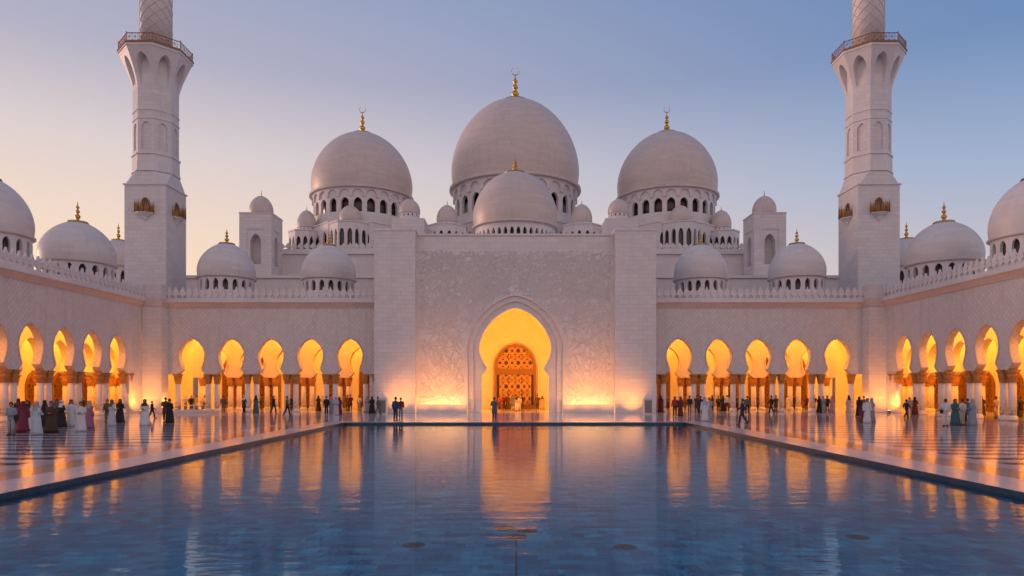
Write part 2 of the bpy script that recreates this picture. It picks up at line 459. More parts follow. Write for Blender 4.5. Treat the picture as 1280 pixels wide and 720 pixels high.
def merlon_mb(x0, x1, y0, y1, z, h=1.45, pitch=.74):
    """pierced parapet: base rail, stems, and a row of leaf-shaped merlons"""
    mb = MB()
    n = max(1, int(round((x1-x0)/pitch))); p = (x1-x0)/n
    mb.box(x0, x1, y0-.06, y1+.06, z, z+.16)
    out = [(.12,.16),(.10,.42),(.30,.50),(.37,.66),(.26,.80),(.30,.92),(.20,1.05),(.14,1.12),(.06,1.30),(0,1.45)]
    s = h/1.45
    for i in range(n):
        c = x0 + p*(i+.5)
        for sg in (-1, 1):
            for (a, za), (b, zb) in zip(out, out[1:]):
                za2, zb2 = z+za*s, z+zb*s
                a2, b2 = a*p/.74, b*p/.74
                for y in (y0, y1):
                    mb.face([(c,y,za2),(c+sg*a2,y,za2),(c+sg*b2,y,zb2),(c,y,zb2)])
                mb.face([(c+sg*a2,y0,za2),(c+sg*a2,y1,za2),(c+sg*b2,y1,zb2),(c+sg*b2,y0,zb2)])
    return mb

WT = 11.55   # top of the patterned wall
def arcade(label, loc, rz, x0, x1, centres, bw, depth=11.5, ext0=0.0, ext1=0.0, group=None):
    """local frame: x along the wall, y into the building"""
    t = thing('arcade', label, 'arcade', loc, rz, group)
    half = bw/2; T = .68; IY = 6.0
    far = list(centres)
    while ext1 > 5 and far[-1] + bw + half < x1 + ext1 - .6: far.append(far[-1] + bw)
    while ext0 > 5 and far[0] - bw - half > x0 - ext0 + .6: far.insert(0, far[0] - bw)
    for nm, y, mt, cs_ in (('wall', 0.0, 'diamond', centres), ('inner_wall', IY, 'warm', far)):
        mb = MB(); top = WT if y == 0 else 9.74
        kz = 1.0 if y == 0 else .93
        A_ = [(h_, z_*kz) for h_, z_ in ARC]; S_z = SPR*kz
        for c in cs_: arch_plate(mb, A_, half, S_z, top, y, y+T, c)
        a, b = cs_[0]-half, cs_[-1]+half
        lo, hi = (x0, x1) if y == 0 else (x0 - (ext0 - .52 if ext0 > 5 else 0), x1 + (ext1 - .52 if ext1 > 5 else 0))
        if a - lo > .05: mb.box(lo, a, y, y+T, 0 if a-lo > 1.2 else S_z, top)
        if hi - b > .05: mb.box(b, hi, y, y+T, 0 if hi-b > 1.2 else S_z, top)
        mb.build(nm, M[mt], t)
        for c in cs_:
            archivolt(A_, .13, y-(.05 if y == 0 else .14), y+.01, c).build('arch_moulding', M['rose' if y == 0 else 'warm'], t)
        sup = [cs_[0]-half] + [c+half for c in cs_]
        for i, sx in enumerate(sup):
            for dx in (-.50, .50):
                if lo+.2 < sx+dx < hi-.2: add_column(t, sx+dx, y+T/2).scale.z = kz
    # cornice: cove, fillet, then the pierced parapet
    mb = MB(); pr = [(0,WT),(-.10,WT),(-.10,WT+.06),(-.42,WT+.50),(-.42,WT+.56),(-.50,WT+.56),(-.50,WT+.86),(.68,WT+.86),(.68,WT)]
    for (a, za), (b, zb) in zip(pr[:5], pr[1:5]): mb.face([(x0,a,za),(x1,a,za),(x1,b,zb),(x0,b,zb)])
    mb.build('cornice_cove', M['rose'], t)  # salmon glow from below is painted into the cove colour
    mb = MB(); q = pr[4:]
    for (a, za), (b, zb) in zip(q, q[1:]): mb.face([(x0,a,za),(x1,a,za),(x1,b,zb),(x0,b,zb)])
    for x in (x0, x1): mb.face([(x,a,z) for a, z in pr])
    mb.build('cornice', M['plain'], t)
    merlon_mb(x0, x1, -.34, -.16, WT+.86).build('parapet', M['plain'], t)
    # gallery behind: rear wall, vault soffit, roof
    mb = MB(); mb.box(x0-ext0, x1+ext1, depth, depth+.6, 0, WT+.86); mb.build('rear_wall', M['warm'], t)
    mb = MB(); mb.box(x0-ext0, x1+ext1, T+.003, depth-.003, 9.75, 10.05)
    for c in [centres[0]-half] + [c+half for c in centres]:      # transverse ribs
        mb.box(c-.35, c+.35, T+.01, depth-.01, 8.55, 9.75)
    mb.build('ceiling', M['warm'], t)
    mb = MB(); mb.box(x0-ext0, x1+ext1, T+.01, depth+.55, WT+.5, WT+.84); mb.build('roof', M['plain'], t)
    mb = MB()
    for c in [centres[0]-half] + [c+half for c in centres]:      # inlaid border of the gallery floor is a step
        pass
    for e, x in ((ext0, x0-ext0), (ext1, x1+ext1-.5)):
        if e > 5:
            mb = MB(); mb.box(x, x+.5, T+.02, depth-.003, 0, 9.74); mb.build('end_wall', M['warm'], t)
            mb = MB(); a, b = sorted((x0 if x < x0 else x1, x if x < x0 else x+.5)); mb.box(a, b, .10, T, 9.0, WT+.4); mb.build('upper_wall', M['plain'], t)
    # lattice doors in the rear wall
    k = 0
    for c in far:
        d = MB(); pts = pointed_points(1.35, .05, 4.3, 6.9) if not (ext0 > 5 or ext1 > 5) else pointed_points(1.1, .05, 2.9, 4.3)
        for s in (-1, 1):
            for (a, za), (b, zb) in zip(pts, pts[1:]): d.face([(c,depth-.03,za),(c+s*a,depth-.03,za),(c+s*b,depth-.03,zb),(c,depth-.03,zb)])
        d.build('lattice_door', M['wood'], t)
        o = t.children[-1]
        lm = lattice_mb(pts[0][0]-.05, .1, pts[-1][1]-.1, 0, lambda x, z: abs(x) < hw_at(pts, z)-.03, .55, .06, .05)
        lm.map(lambda x, y, z: (x+c, y+depth-.10, z)).build('screen', M['lattice'], o, fix=False)
        archivolt(pts, .22, depth-.14, depth+.01, c).build('frame', M['lattice'], o)
    return t

# ------------------------------------------------------------------ lamps
def lamp(name, kind, loc, energy, color, rot=(0,0,0), **kw):
    d = bpy.data.lights.new(name, kind); d.energy = energy; d.color = color
    for k, v in kw.items(): setattr(d, k, v)
    o = bpy.data.objects.new(name, d); COL.objects.link(o); o.location = loc; o.rotation_euler = rot
    return o
AMBER = (1.0, .345, .032)
E_ARC = 780.0
def gallery_lamps(t, xs, ends=()):
    m = Matrix.Translation(t.location) @ Matrix.Rotation(t.rotation_euler.z, 4, 'Z')
    for x in list(xs) + list(ends):
        for y, e in ((3.2, .80), (9.0, 1.0)) if x not in ends else ((3.4, 1.3),):
            w = m @ Vector((x, y, 9.45))
            lamp('gallery_lamp', 'POINT', w, E_ARC*e, AMBER, shadow_soft_size=.25)

BW = 4.38
WY = 75.7
XE = 14.86
GA = 'arcades around the court'
# front wings
for s, lab in ((-1, 'marble arcade of five lit arches between the gateway and the minaret on the sunset side'),
               (1, 'marble arcade of five lit arches between the gateway and the minaret on the blue-sky side')):
    c0 = -18.35 if s < 0 else 18.2
    cs = sorted([c0 + s*BW*k for k in range(5)])
    x0, x1 = (-38.6, -XE) if s < 0 else (XE, 38.6)
    t = arcade(lab, (0, WY, 0), 0, x0, x1, cs, BW, ext0=1.9 if s < 0 else 0, ext1=1.9 if s > 0 else 0, group=GA)
    gallery_lamps(t, cs + [cs[0]-BW, cs[-1]+BW][(0 if s < 0 else 1):(1 if s < 0 else 2)])
# side ranges: local x runs along the depth of the court
SX = 40.6
for s, lab, shift in ((-1, 'long side arcade of lit arches running towards the viewer on the sunset side', 0.0),
                      (1, 'long side arcade of lit arches running towards the viewer on the blue-sky side', 1.1)):
    ys = [69.7+shift - 4.15*k for k in range(8)]
    if s < 0:
        t = arcade(lab, (-SX, 0, 0), PI/2, 36.0, 74.3, sorted(ys), 4.15, ext1=13.6, group=GA)
        gallery_lamps(t, ys + [73.85, 78.0, 82.15])
    else:
        t = arcade(lab, (SX-.3, 0, 0), -PI/2, -74.3, -36.0, sorted([-y for y in ys]), 4.15, ext0=13.6, group=GA)
        gallery_lamps(t, [-y for y in ys + [74.95, 79.1, 83.2]])
# corner piers
for s, lab in ((-1, 'square corner pier glowing at its foot below the sunset-side minaret'), (1, 'square corner pier glowing at its foot below the blue-sky-side minaret')):
    t = thing('corner_pier', lab, 'pier', (s*39.5, 75.2, 0), 0, 'corner piers')
    mb = MB(); mb.box(-1.05, 1.05, -1.0, .48, 0, WT); mb.build('shaft', M['ashlar'], t)
    mb = MB(); mb.box(-1.12, 1.12, -1.07, .48, WT+.002, WT+.86); mb.build('cornice', M['rose'], t)
    mb = MB(); mb.box(-1.02, 1.02, -.97, .48, WT+.862, 14.0); mb.build('cap_block', M['ashlar'], t)

# ------------------------------------------------------------------ the gateway
PY = 72.0; CY = 73.0
gate = thing('gateway', 'tall carved marble gateway with a glowing horseshoe arch at the head of the pool', 'gateway', (0, CY, 0))
def gl(mb): return mb.map(lambda x, y, z: (x, y-CY, z))
for s in (-1, 1):
    mb = MB(); a, b = sorted((s*10.55, s*14.86)); mb.box(a, b, PY, 90, 0, 19.25); gl(mb).build('pylon', M['ashlar'], gate)
    mb = MB(); mb.box(a-.08, b+.08, PY-.08, 76, 19.252, 19.5); gl(mb).build('pylon_coping', M['plain'], gate)
KEY = arch_points([(3.61,0),(3.61,4.0),(3.45,4.25),(3.15,4.55)], (3.05,4.86), (3.86,6.95), 11.25, nb=8, nu=18)
O1 = [(4.45,0),(4.45,4.0)] + arch_points([], (4.45,5.0), (4.50,7.0), 11.95, nb=4, nu=18)[0:]
O0 = [(5.05,0),(5.05,4.0)] + arch_points([], (5.05,5.0), (5.12,7.0), 12.55, nb=4, nu=18)[0:]
mb = MB(); arch_plate(mb, O0, 10.55, 0, 18.95, CY, CY+.25, 0, back=False); gl(mb).build('facade_wall', M['relief'], gate)
mb = MB(); arch_plate(mb, O1, O0, 0, 12.55, CY+.22, CY+.5, 0, back=False); gl(mb).build('outer_arch_band', M['ashlar'], gate)
mb = MB(); arch_plate(mb, KEY, O1, 0, 11.95, CY+.46, CY+1.5, 0, back=True); gl(mb).build('inner_arch_band', M['plain'], gate)
gl(archivolt(O0, .16, CY-.07, CY+.01)).build('arch_moulding', M['plain'], gate)
gl(archivolt(KEY[1:], .14, CY+.36, CY+.47)).build('arch_moulding', M['plain'], gate)
mb = MB(); mb.box(-10.547, 10.547, CY-.12, CY+1.2, 18.952, 19.15); gl(mb).build('coping', M['plain'], gate)
mb = MB(); mb.box(-10.545, 10.545, CY+1.5, 92, 18.5, 18.9); gl(mb).build('roof', M['plain'], gate)
# porch behind the arch
mb = MB()
mb.box(-7.3, -7.0, CY+1.52, 88.4, 0, 14.5); mb.box(7.0, 7.3, CY+1.52, 88.4, 0, 14.5)
mb.box(-7.0, 7.0, 88.0, 88.4, 0, 14.5); mb.box(-7.3, 7.3, CY+1.52, 88.4, 14.503, 14.9)
mb.box(-10.5, -7.303, CY+1.4, CY+1.8, 0, 18.4); mb.box(7.303, 10.5, CY+1.4, CY+1.8, 0, 18.4)
mb.box(-7.3, 7.3, CY+1.505, CY+1.8, 11.95, 14.5)
gl(mb).build('porch', M['warm'], gate)
# the door
DW = 2.36
DP = pointed_points(DW, 0, 5.1, 7.95, 14)
DP = [(DW,0),(DW,5.1)] + [(DW*math.cos(i/14*PI/2)**.95, 5.1+2.85*math.sin(i/14*PI/2)) for i in range(1,14)] + [(0,7.95)]
dmb = MB()
for s in (-1, 1):
    for (a, za), (b, zb) in zip(DP, DP[1:]): dmb.face([(0,87.97,za),(s*a,87.97,za),(s*b,87.97,zb),(0,87.97,zb)])
door = gl(dmb).build('door', M['door_wood'], gate)
gl(archivolt(DP, .34, 87.66, 88.01)).build('door_frame', M['lattice'], door)
gl(archivolt(offset_curve(DP, .55), .2, 87.74, 88.01)).build('outer_frame', M['warm'], door)
mb = MB(); mb.box(-DW, DW, 87.72, 87.96, 4.35, 5.1); gl(mb).build('transom', M['lattice'], door)
mb = MB(); mb.box(-DW, DW, 87.70, 87.96, .02, .45); gl(mb).build('threshold', M['lattice'], door)
lm = lattice_mb(DW-.35, .5, 4.35, 0, None, .78, .075, .08); lm.map(lambda x,y,z:(x,y+87.80-CY,z)).build('lower_screen', M['door_gold'], door, fix=False)
lm = lattice_mb(DW-.1, 5.1, 7.9, 0, lambda x, z: abs(x) < hw_at(DP, z)-.05, .78, .075, .08); lm.map(lambda x,y,z:(x,y+87.80-CY,z)).build('tympanum_screen', M['door_gold'], door, fix=False)
for i in range(11):
    pass
# carved vines on the front
random.seed(5)
rel = MB()
def leaf(x, z, ang, l, w, h):
    c, s = math.cos(ang), math.sin(ang)
    P = lambda u, v, d: (x+u*c-v*s, -d, z+u*s+v*c)
    a, b, e, f = P(0,0,.0), P(l,0,.005), P(l*.45,w,.0), P(l*.45,-w,.0); m = P(l*.5,0,h)
    for t in ((a,e,m),(e,b,m),(b,f,m),(f,a,m)): rel.face(list(t))
def okp(x, z):
    return abs(x) < 10.1 and .95 < z < 17.3 and (z > 12.95 or abs(x) > hw_at(O0, z) + .5)
def vine(x, z, ang, curl, n, st, big):
    pts = []
    for i in range(n):
        if not okp(x, z): break
        pts.append((x, z, ang)); x += math.cos(ang)*st; z += math.sin(ang)*st; ang += curl*st; curl *= 1.035
    if len(pts) < 3: return
    rel.tube([(p[0], -.01, p[1]) for p in pts], [(.034)*(1-.6*i/len(pts)) for i in range(len(pts))], 4, flat=.9, cap=False)
    for i, (px, pz, pa) in enumerate(pts[1:], 1):
        for sd in (-1, 1):
            l = big*(.8+.5*random.random())*(1-.45*i/len(pts))
            leaf(px, pz, pa+sd*(.75+.3*random.random()), l, l*.27, .035+.04*random.random())
    if len(pts) > 5: leaf(pts[-1][0], pts[-1][1], pts[-1][2], big*1.2, big*.3, .05)
for s in (-1, 1):
    for k in range(25):                         # the fan that rises from the trough
        a = PI/2 + (k-12)*.105
        vine(s*7.75 + (k-12)*.12, 1.0, a, random.uniform(-.05,.05), 40, .14, .21)
    for k in range(1100):
        x = s*random.uniform(0, 10.0); z = random.uniform(1.2, 17.2) if k % 3 else random.uniform(9, 17.2)
        vine(x, z, random.uniform(0, 2*PI), random.choice((-1,1))*random.uniform(.08,.40), random.randint(10,18), .125, random.uniform(.10,.17))
rel.build('relief_carving', M['carving'], gate, fix=False)
# troughs with lamps at the foot of the gateway
for s, lab in ((-1, 'low marble light trough at the gateway foot on the sunset side'), (1, 'low marble light trough at the gateway foot on the blue-sky side')):
    t = thing('light_trough', lab, 'light trough', (s*7.75, 72.4, 0), 0, 'light troughs')
    mb = MB(); mb.box(-2.7, 2.7, -.34, -.2, 0, .86); mb.build('front_slab', M['plain'], t)
    mb = MB(); mb.box(-2.75, 2.75, -.40, -.16, .863, .95); mb.build('coping', M['plain'], t)
    mb = MB(); mb.box(-2.3, 2.3, -.05, .12, .35, .5); mb.build('lamp_bar', M['lens'], t)

def floodlight(lab, x, y, rz):
    t = thing('floodlight', lab, 'floodlight', (x, y, 0), rz, 'floodlights on the paving')
    mb = MB(); mb.box(-.16,.16,-.10,.10,0,.05); mb.box(-.15,-.12,-.04,.04,.05,.24); mb.box(.12,.15,-.04,.04,.05,.24); mb.build('bracket', M['metal'], t)
    mb = MB(); mb.box(-.115,.115,-.13,.11,.10,.30); mb.build('housing', M['metal'], t)
    mb = MB(); mb.box(-.10,.10,-.10,.08,.303,.312); mb.build('lens', M['lens'], t)
    return t
floodlight('small dark floodlight on the paving before the sunset-side corner pier', -37.9, 74.7, .3)
floodlight('small dark floodlight on the paving before the blue-sky-side corner pier', 37.9, 74.7, -.3)
floodlight('small dark floodlight in the corner of the long sunset-side arcade', -39.2, 71.6, .6)
floodlight('small dark floodlight in the corner of the long blue-sky-side arcade', 39.2, 71.6, -.6)
def ground_light(lab, x, y):
    t = thing('ground_light', lab, 'ground light', (x, y, 0), 0, 'flush ground lights before the gateway')
    mb = MB(); mb.lathe([(.17,0),(.17,.018),(.12,.022)], 20, sm=False); mb.build('ring', M['metal'], t)
    mb = MB(); mb.lathe([(.118,.0),(.118,.015),(0,.016)], 20, sm=False); mb.build('lens', M['lens'], t)
for s_, w in ((-1, 'sunset'), (1, 'blue-sky')):
    ground_light('flush ground light before the %s-side gateway pylon' % w, s_*12.3, 69.6)
    ground_light('added flush ground light before the %s-side light trough, nearest the pylon' % w, s_*9.65, 69.4)  # trough ones are added to carry the wash up the wall
    ground_light('added flush ground light before the middle of the %s-side light trough' % w, s_*7.75, 69.4)
    ground_light('added flush ground light before the %s-side light trough, nearest the arch' % w, s_*5.85, 69.4)

# stone stands beside the gateway
for s, lab in ((-1, 'pale stone stand with pointed cap beside the gateway on the sunset side'), (1, 'pale stone stand with pointed cap beside the gateway on the blue-sky side')):
    t = thing('stone_stand', lab, 'stand', (s*13.55, 69.8, 0), 0, 'stone stands by the gateway')
    mb = MB(); mb.box(-.45,.45,-.35,.35,0,1.55); mb.build('body', M['plain'], t)
    mb = MB(); mb.box(-.36,.36,-.37,-.352,.12,1.42); mb.build('panel', M['slate'], t)
    mb = MB(); mb.lathe([(.56,1.553),(.60,1.62),(.34,1.85),(.12,2.02),(.10,2.08),(.13,2.14),(0,2.24)], 4, a0=PI/4, sm=False); mb.build('cap', M['plain'], t)
t = thing('stone_platform', 'low round stepped stone platform before the outermost arch on the sunset side', 'platform', (-34.6, 72.3, 0))
mb = MB(); mb.lathe([(2.9,0),(2.9,.14),(2.55,.14)], 48, sm=False); mb.lathe([(2.5,.142),(2.5,.34),(2.42,.40),(0,.40)], 48, sm=False); mb.build('step', M['coping'], t)
for i, (dx, dy) in enumerate(((-.9,.5),(.2,.7),(1.1,.2))):
    b = thing('bench', ('small marble bench on the round platform, end by the corner pier','small marble bench in the middle of the round platform','small marble bench on the round platform, end by the gateway')[i], 'bench', (-34.6+dx, 72.3+dy, .4), 0, 'benches on the platform')
    mb = MB(); mb.box(-.4,.4,-.2,.2,.36,.45); mb.build('seat', M['plain'], b)
    for q in (-.3,.3):
        mb = MB(); mb.box(q-.06,q+.06,-.16,.16,0,.36); mb.build('leg', M['slate'], b)

# ------------------------------------------------------------------ domes
def dome_profile(Rr, H, n=26, base=.968, zm=.21, ex=.53):
    pts = []
    z_m = H*zm
    for i in range(8):
        t = i/8; pts.append((Rr*(base + (1-base)*math.sin(t*PI/2)), z_m*t))
    for i in range(n+1):
        t = math.sin(i/n*PI/2)
        r = Rr*max(0.0, 1-t**1.84)**ex
        pts.append((r, z_m + (H-z_m)*t))
    pts[-1] = (0, H)
    return pts
def finial_prof(h, w):
    return [(w*1.15,-.06*h),(w*1.05,.02*h),(w*.40,.05*h),(w*.20,.11*h),(w*.15,.16*h),(w*.27,.21*h),(w*.31,.27*h),(w*.24,.33*h),(w*.12,.38*h),(w*.11,.42*h),
            (w*.20,.46*h),(w*.24,.51*h),(w*.18,.56*h),(w*.10,.60*h),(w*.09,.64*h),(w*.19,.68*h),(w*.20,.72*h),(w*.12,.76*h),(w*.06,.80*h),(w*.05,.88*h),(0,h)]
def crescent_mb(r):
    mb = MB(); pts = []; rad = []
    for i in range(25):
        a = PI/2 + .22 + (2*PI-.44)*i/24
        pts.append((r*math.cos(a), 0, r*math.sin(a))); rad.append(r*.13*max(.15, math.sin(PI*i/24)**.7))
    mb.tube(pts, rad, 6); return mb
def drum_mb(Rr, z0, z1, nwin, ww, wz0, wzs, wza, thick=.35):
    """ring wall with real arched openings"""
    mb = MB(); per = 2*PI*Rr/nwin
    pts = pointed_points(ww/2, wz0, wzs, wza, 6)
    for k in range(nwin):
        m1 = MB(); arch_plate(m1, pts, per/2, wz0, z1, 0, thick, 0)
        # split to keep the ring round
        off = per*(k+.5)
        m1.box(-per/2, 0, 0, thick, z0, wz0); m1.box(0, per/2, 0, thick, z0, wz0)
        def wrap(x, y, z, off=off):
            a = (x+off)/Rr; r = Rr-y
            return (r*math.cos(a), r*math.sin(a), z)
        for f in m1.f:
            p3 = [m1.v[i] for i in f]
            mb.face([wrap(*p) for p in p3], [(p[0]+off, p[2]) for p in p3])
    return mb
DOMES = 'domes above the court'
def dome(label, x, y, Rr, zb, H, fin, finw, drum=None, crescent=False, n=48, cat='dome', rim=True, group=DOMES, ex=.53, shell='dome'):
    """zb: underside of the shell; drum = (height, windows, window width, bottom, spring, apex as fractions)"""
    t = thing('dome', label, cat, (x, y, zb), 0, group)
    mb = MB(); mb.lathe(dome_profile(Rr, H, ex=ex), n); mb.build('shell', M[shell], t)
    if rim:
        mb = MB(); mb.lathe([(Rr*.93,-.012*Rr-.05),(Rr*1.0,-.012*Rr-.05),(Rr*1.03,-.01*Rr),(Rr*1.03,.03*Rr),(Rr*.94,.05*Rr)], n, sm=False); mb.build('rim', M['dome'], t)
    if drum:
        dh, nw, ww, b0, b1, b2 = drum; dr = Rr*.945
        d = drum_mb(dr, -dh, -.02, nw, ww, -dh+dh*b0, -dh+dh*b1, -dh+dh*b2, min(.45, dr*.1)).build('drum', M['plain'], t)
        mb = MB(); mb.lathe([(dr*.90,-dh+.01),(dr*.90,-.03)], n); mb.build('interior_shade', M['void'], d)  # dark core painted as the dim interior behind the openings
    if fin:
        f = MB(); f.lathe(finial_prof(fin, finw), 14, (0,0,H-.02*Rr)); fo = f.build('finial', M['gold'], t)
        if crescent:
            r = fin*.128; crescent_mb(r).map(lambda a,b,c: (a, b, c+H-.02*Rr+fin*.93+r)).build('crescent', M['gold'], fo)
    return t
RZ = WT+.84
def arc_dome(label, px, D, Rpx, yb, yt, yf, zroof=RZ):
    s = D/F; zb = PZ(yb, D)
    return dome(label, PX(px, D), D, Rpx*s, zb, (yb-yt)*s, (yt-yf)*s*1.05, Rpx*s*.26, drum=(zb-zroof, 18, Rpx*s*.185, .50, .74, .90), ex=.575, shell='pale_dome')
arc_dome('white dome on the sunset-side arcade nearer the minaret', 283.5, 81.5, 34.3, 349, 304, 286)
arc_dome('white dome on the sunset-side arcade nearer the gateway', 411, 81.5, 33, 351, 306, 289)
arc_dome('white dome on the blue-sky-side arcade nearer the gateway', 875.5, 81.5, 32.6, 351, 305, 289)
arc_dome('white dome on the blue-sky-side arcade nearer the minaret', 996, 81.5, 34, 349, 304, 286)
arc_dome('white dome on the long sunset-side arcade, next to the minaret', 97, 71.0, 42.5, 331, 277, 252)
arc_dome('white dome at the picture edge on the long sunset-side arcade', -14, 59.0, 47.5, 295, 222, 196)
arc_dome('white dome on the long blue-sky-side arcade, next to the minaret', 1180, 71.0, 43, 331, 277, 252)
arc_dome('white dome at the picture edge on the long blue-sky-side arcade', 1292, 59.0, 47.5, 298, 222, 196)
arc_dome('pale dome half hidden behind the sunset-side minaret', 148, 88.5, 31, 336, 300, 279)
arc_dome('pale dome half hidden behind the blue-sky-side minaret', 1133, 88.5, 31, 336, 298, 277)

# prayer hall
hall = thing('prayer_hall', 'stepped white prayer hall rising behind the gateway under the great domes', 'building', (0, 95, 0))
def hl(mb): return mb.map(lambda x, y, z: (x, y-95, z))
def slab(name, px0, px1, D, ytop, depth, zb, mat='plain', parent=hall):
    mb = MB(); mb.box(PX(px0,D), PX(px1,D), D, D+depth, zb, PZ(ytop,D)); return hl(mb).build(name, M[mat], parent)
slab('lower_block', 206, 1078, 95, 345.5, 40, 0)
slab('lower_cornice', 204, 1080, 94.7, 344, .29, PZ(347.5,94.7))
slab('upper_block', 349, 938, 105, 318, 30, 12)
mb = MB(); mb.box(PX(347,104.6), PX(940,104.6), 104.6, 135, PZ(318,105)+.002, PZ(313,105)); hl(mb).build('upper_cornice', M['plain'], hall)
zp = PZ(313,105)+.003
mp = merlon_mb(PX(348,104.6), PX(939,104.6), 104.7, 104.95, zp, 1.15, .95); hl(mp).build('parapet', M['plain'], hall)
UR = zp      # upper roof level
def podium(label_name, cx, cy, r, z0, z1, n=8, nwin=2, ww=1.0, wz=(.2,.55,.78), a0=PI/8):
    """polygonal base whose faces carry arched openings"""
    mb = MB(); gl_ = MB()
    for k in range(n):
        a = a0 + 2*PI*k/n; b = a0 + 2*PI*(k+1)/n
        p, q = Vector((cx+r*math.cos(a), cy+r*math.sin(a), 0)), Vector((cx+r*math.cos(b), cy+r*math.sin(b), 0))
        w = (q-p).length; u = (q-p)/w; nrm = Vector((-u.y, u.x, 0))
        m1 = MB(); h = z1-z0; per = w/max(1,nwin)
        pts = pointed_points(ww/2, z0+h*wz[0], z0+h*wz[1], z0+h*wz[2], 6)
        for i in range(nwin): arch_plate(m1, pts, per/2, z0+h*wz[0], z1, 0, .35, per*(i+.5))
        m1.box(0, w, 0, .35, z0, z0+h*wz[0])
        for f in m1.f: mb.face([tuple(p + u*m1.v[i][0] + nrm*m1.v[i][1] + Vector((0,0,m1.v[i][2]))) for i in f], [(m1.v[i][0], m1.v[i][2]) for i in f])
    o = hl(mb).build(label_name, M['plain'], hall)
    g = MB(); g.lathe([((r-.55)*1.0,z0+.02),(r-.55,z1-.05)], n, (cx,cy,0), sm=False, a0=a0); hl(g).build('interior_shade', M['void'], o)  # interior dimness painted as a dark core, no panes
    g = MB(); g.lathe([(r+.12,z1),(r+.12,z1+.22),(r-.3,z1+.24)], n, (cx,cy,0), sm=False, a0=a0); hl(g).build('coping', M['plain'], o)
    return o
BIG = (1.0, .0)
# main dome
s = 125/F; zb = PZ(243,125)
MX = PX(644,125)
def big_dome(label, px, D, Rpx, yb, yt, yf, zfoot, nw, ww):
    s = D/F; zb = PZ(yb, D); Rr = Rpx*s
    yt += 3
    t = dome(label, PX(px,D), D, Rr, zb, (yb-yt)*s, (yt-yf)*s*.84, Rr*.20, crescent=True, n=72, ex=.53,
             drum=(zb-zfoot, nw, ww, .30, .56, .70), group='great domes of the prayer hall')
    # blind arcade ring under the shell
    ring = MB(); dr = Rr*.975; per = 2*PI*dr/nw
    h = (zb-zfoot)
    pts = pointed_points(per*.40, -h*.42, -h*.20, -h*.07, 7)
    for k in range(nw):
        m1 = MB(); arch_plate(m1, pts, per/2, -h*.27, -.06, 0, Rr*.035, 0); off = per*(k+.5)
        for f in m1.f:
            p3 = [m1.v[i] for i in f]
            ring.face([((dr-p[1])*math.cos((p[0]+off)/dr), (dr-p[1])*math.sin((p[0]+off)/dr), p[2]) for p in p3], [(p[0]+off, p[2]) for p in p3])
    ring.build('blind_arcade', M['plain'], t)
    return t
big_dome('largest white dome with gold crescent finial, high in the middle', 644, 125, 79.5, 241, 123, 83, PZ(294,125), 24, 1.75)
big_dome('great white dome with gold crescent finial on the sunset side', 453, 120, 62, 250, 164, 132, PZ(291,120), 24, 1.35)
big_dome('great white dome with gold crescent finial on the blue-sky side', 833.5, 120, 61.5, 250, 163, 132, PZ(291,120), 24, 1.35)
arc = dome('mid-sized white dome just over the gateway before the largest dome', PX(644,85), 85, 52.7*85/F, PZ(287.5,85), 72*85/F, 1.85, 1.25, drum=(PZ(287.5,85)-18.9, 40, .48, .35, .62, .80), n=64)
# podiums under the great domes
podium('octagon_podium', PX(644,125), 125, 13.2, UR, PZ(294,125)+.0, nwin=4, ww=1.1)
podium('octagon_podium', PX(453,118.5), 118.5, 9.3, UR, PZ(282,112), nwin=3, ww=1.25, wz=(.22,.55,.76))
podium('octagon_podium', PX(833.5,118.5), 118.5, 9.3, UR, PZ(282,112), nwin=3, ww=1.25, wz=(.22,.55,.76))
def small_dome(label, px, D, Rpx, yb, yt, yf):
    s = D/F; zb = PZ(yb, D)
    return dome(label, PX(px,D), D, Rpx*s, zb, (yb-yt)*s, (yt-yf)*s, Rpx*s*.16, n=32, rim=False, drum=(.62, 14, Rpx*s*.13, .25, .55, .80), group='small domes on the prayer hall')
TUR = [(383.5, 114, 12, 286, 263, 257, 'small dome on a turret at the outer side of the sunset-side great dome', 2.9),
       (901.5, 114, 12.5, 286, 263, 257, 'small dome on a turret at the outer side of the blue-sky-side great dome', 2.9),
       (559, 112, 13.3, 279, 256.5, 250, 'small dome beside the largest dome on its sunset side', 3.4),
       (727, 112, 13.3, 279, 255.5, 250, 'small dome beside the largest dome on its blue-sky side', 3.4)]
for px, D, rp, yb, yt, yf, lab, r in TUR:
    small_dome(lab, px, D, rp, yb, yt, yf)
    podium('turret', PX(px,D), D, r, UR, PZ(yb,D)-.62-.24, nwin=2, ww=.75, wz=(.25,.62,.80))
for px, lab in ((438, 'small dome in front of the drum of the sunset-side great dome'), (850.5, 'small dome in front of the drum of the blue-sky-side great dome')):
    small_dome(lab, px, 110.8, 14, 277.5, 257, 252)
    podium('turret', PX(px,110.8), 110.8, 3.3, UR, PZ(282,112)-.3, nwin=2, ww=.8, wz=(.25,.62,.80))
    mb = MB(); mb.lathe([(2.1, PZ(282,112)-.06), (2.1, PZ(277.5,110.8)-.6)], 24, (PX(px,110.8),110.8,0)); hl(mb).build('dome_seat', M['plain'], hall)
for a, b, px, lab in ((489.5, 530.5, 512, 'small dome on a plain block behind the sunset-side pylon of the gateway'), (757, 798, 773, 'small dome on a plain block behind the blue-sky-side pylon of the gateway')):
    slab('roof_block', a, b, 92, 272.5, 4.2, 18.0, 'ashlar')
    small_dome(lab, px, 94, 13.2, 268, 249, 243)
    mb = MB(); zt = PZ(272.5,92); mb.lathe([(1.5, zt+.003), (1.5, PZ(268,94)-.6)], 24, (PX(px,94),94,0)); hl(mb).build('dome_seat', M['plain'], hall)
    pa, pb = (480, 540) if a < 600 else (748, 808)
    slab('roof_block', pa, pb, 97, 287, 10, 16)
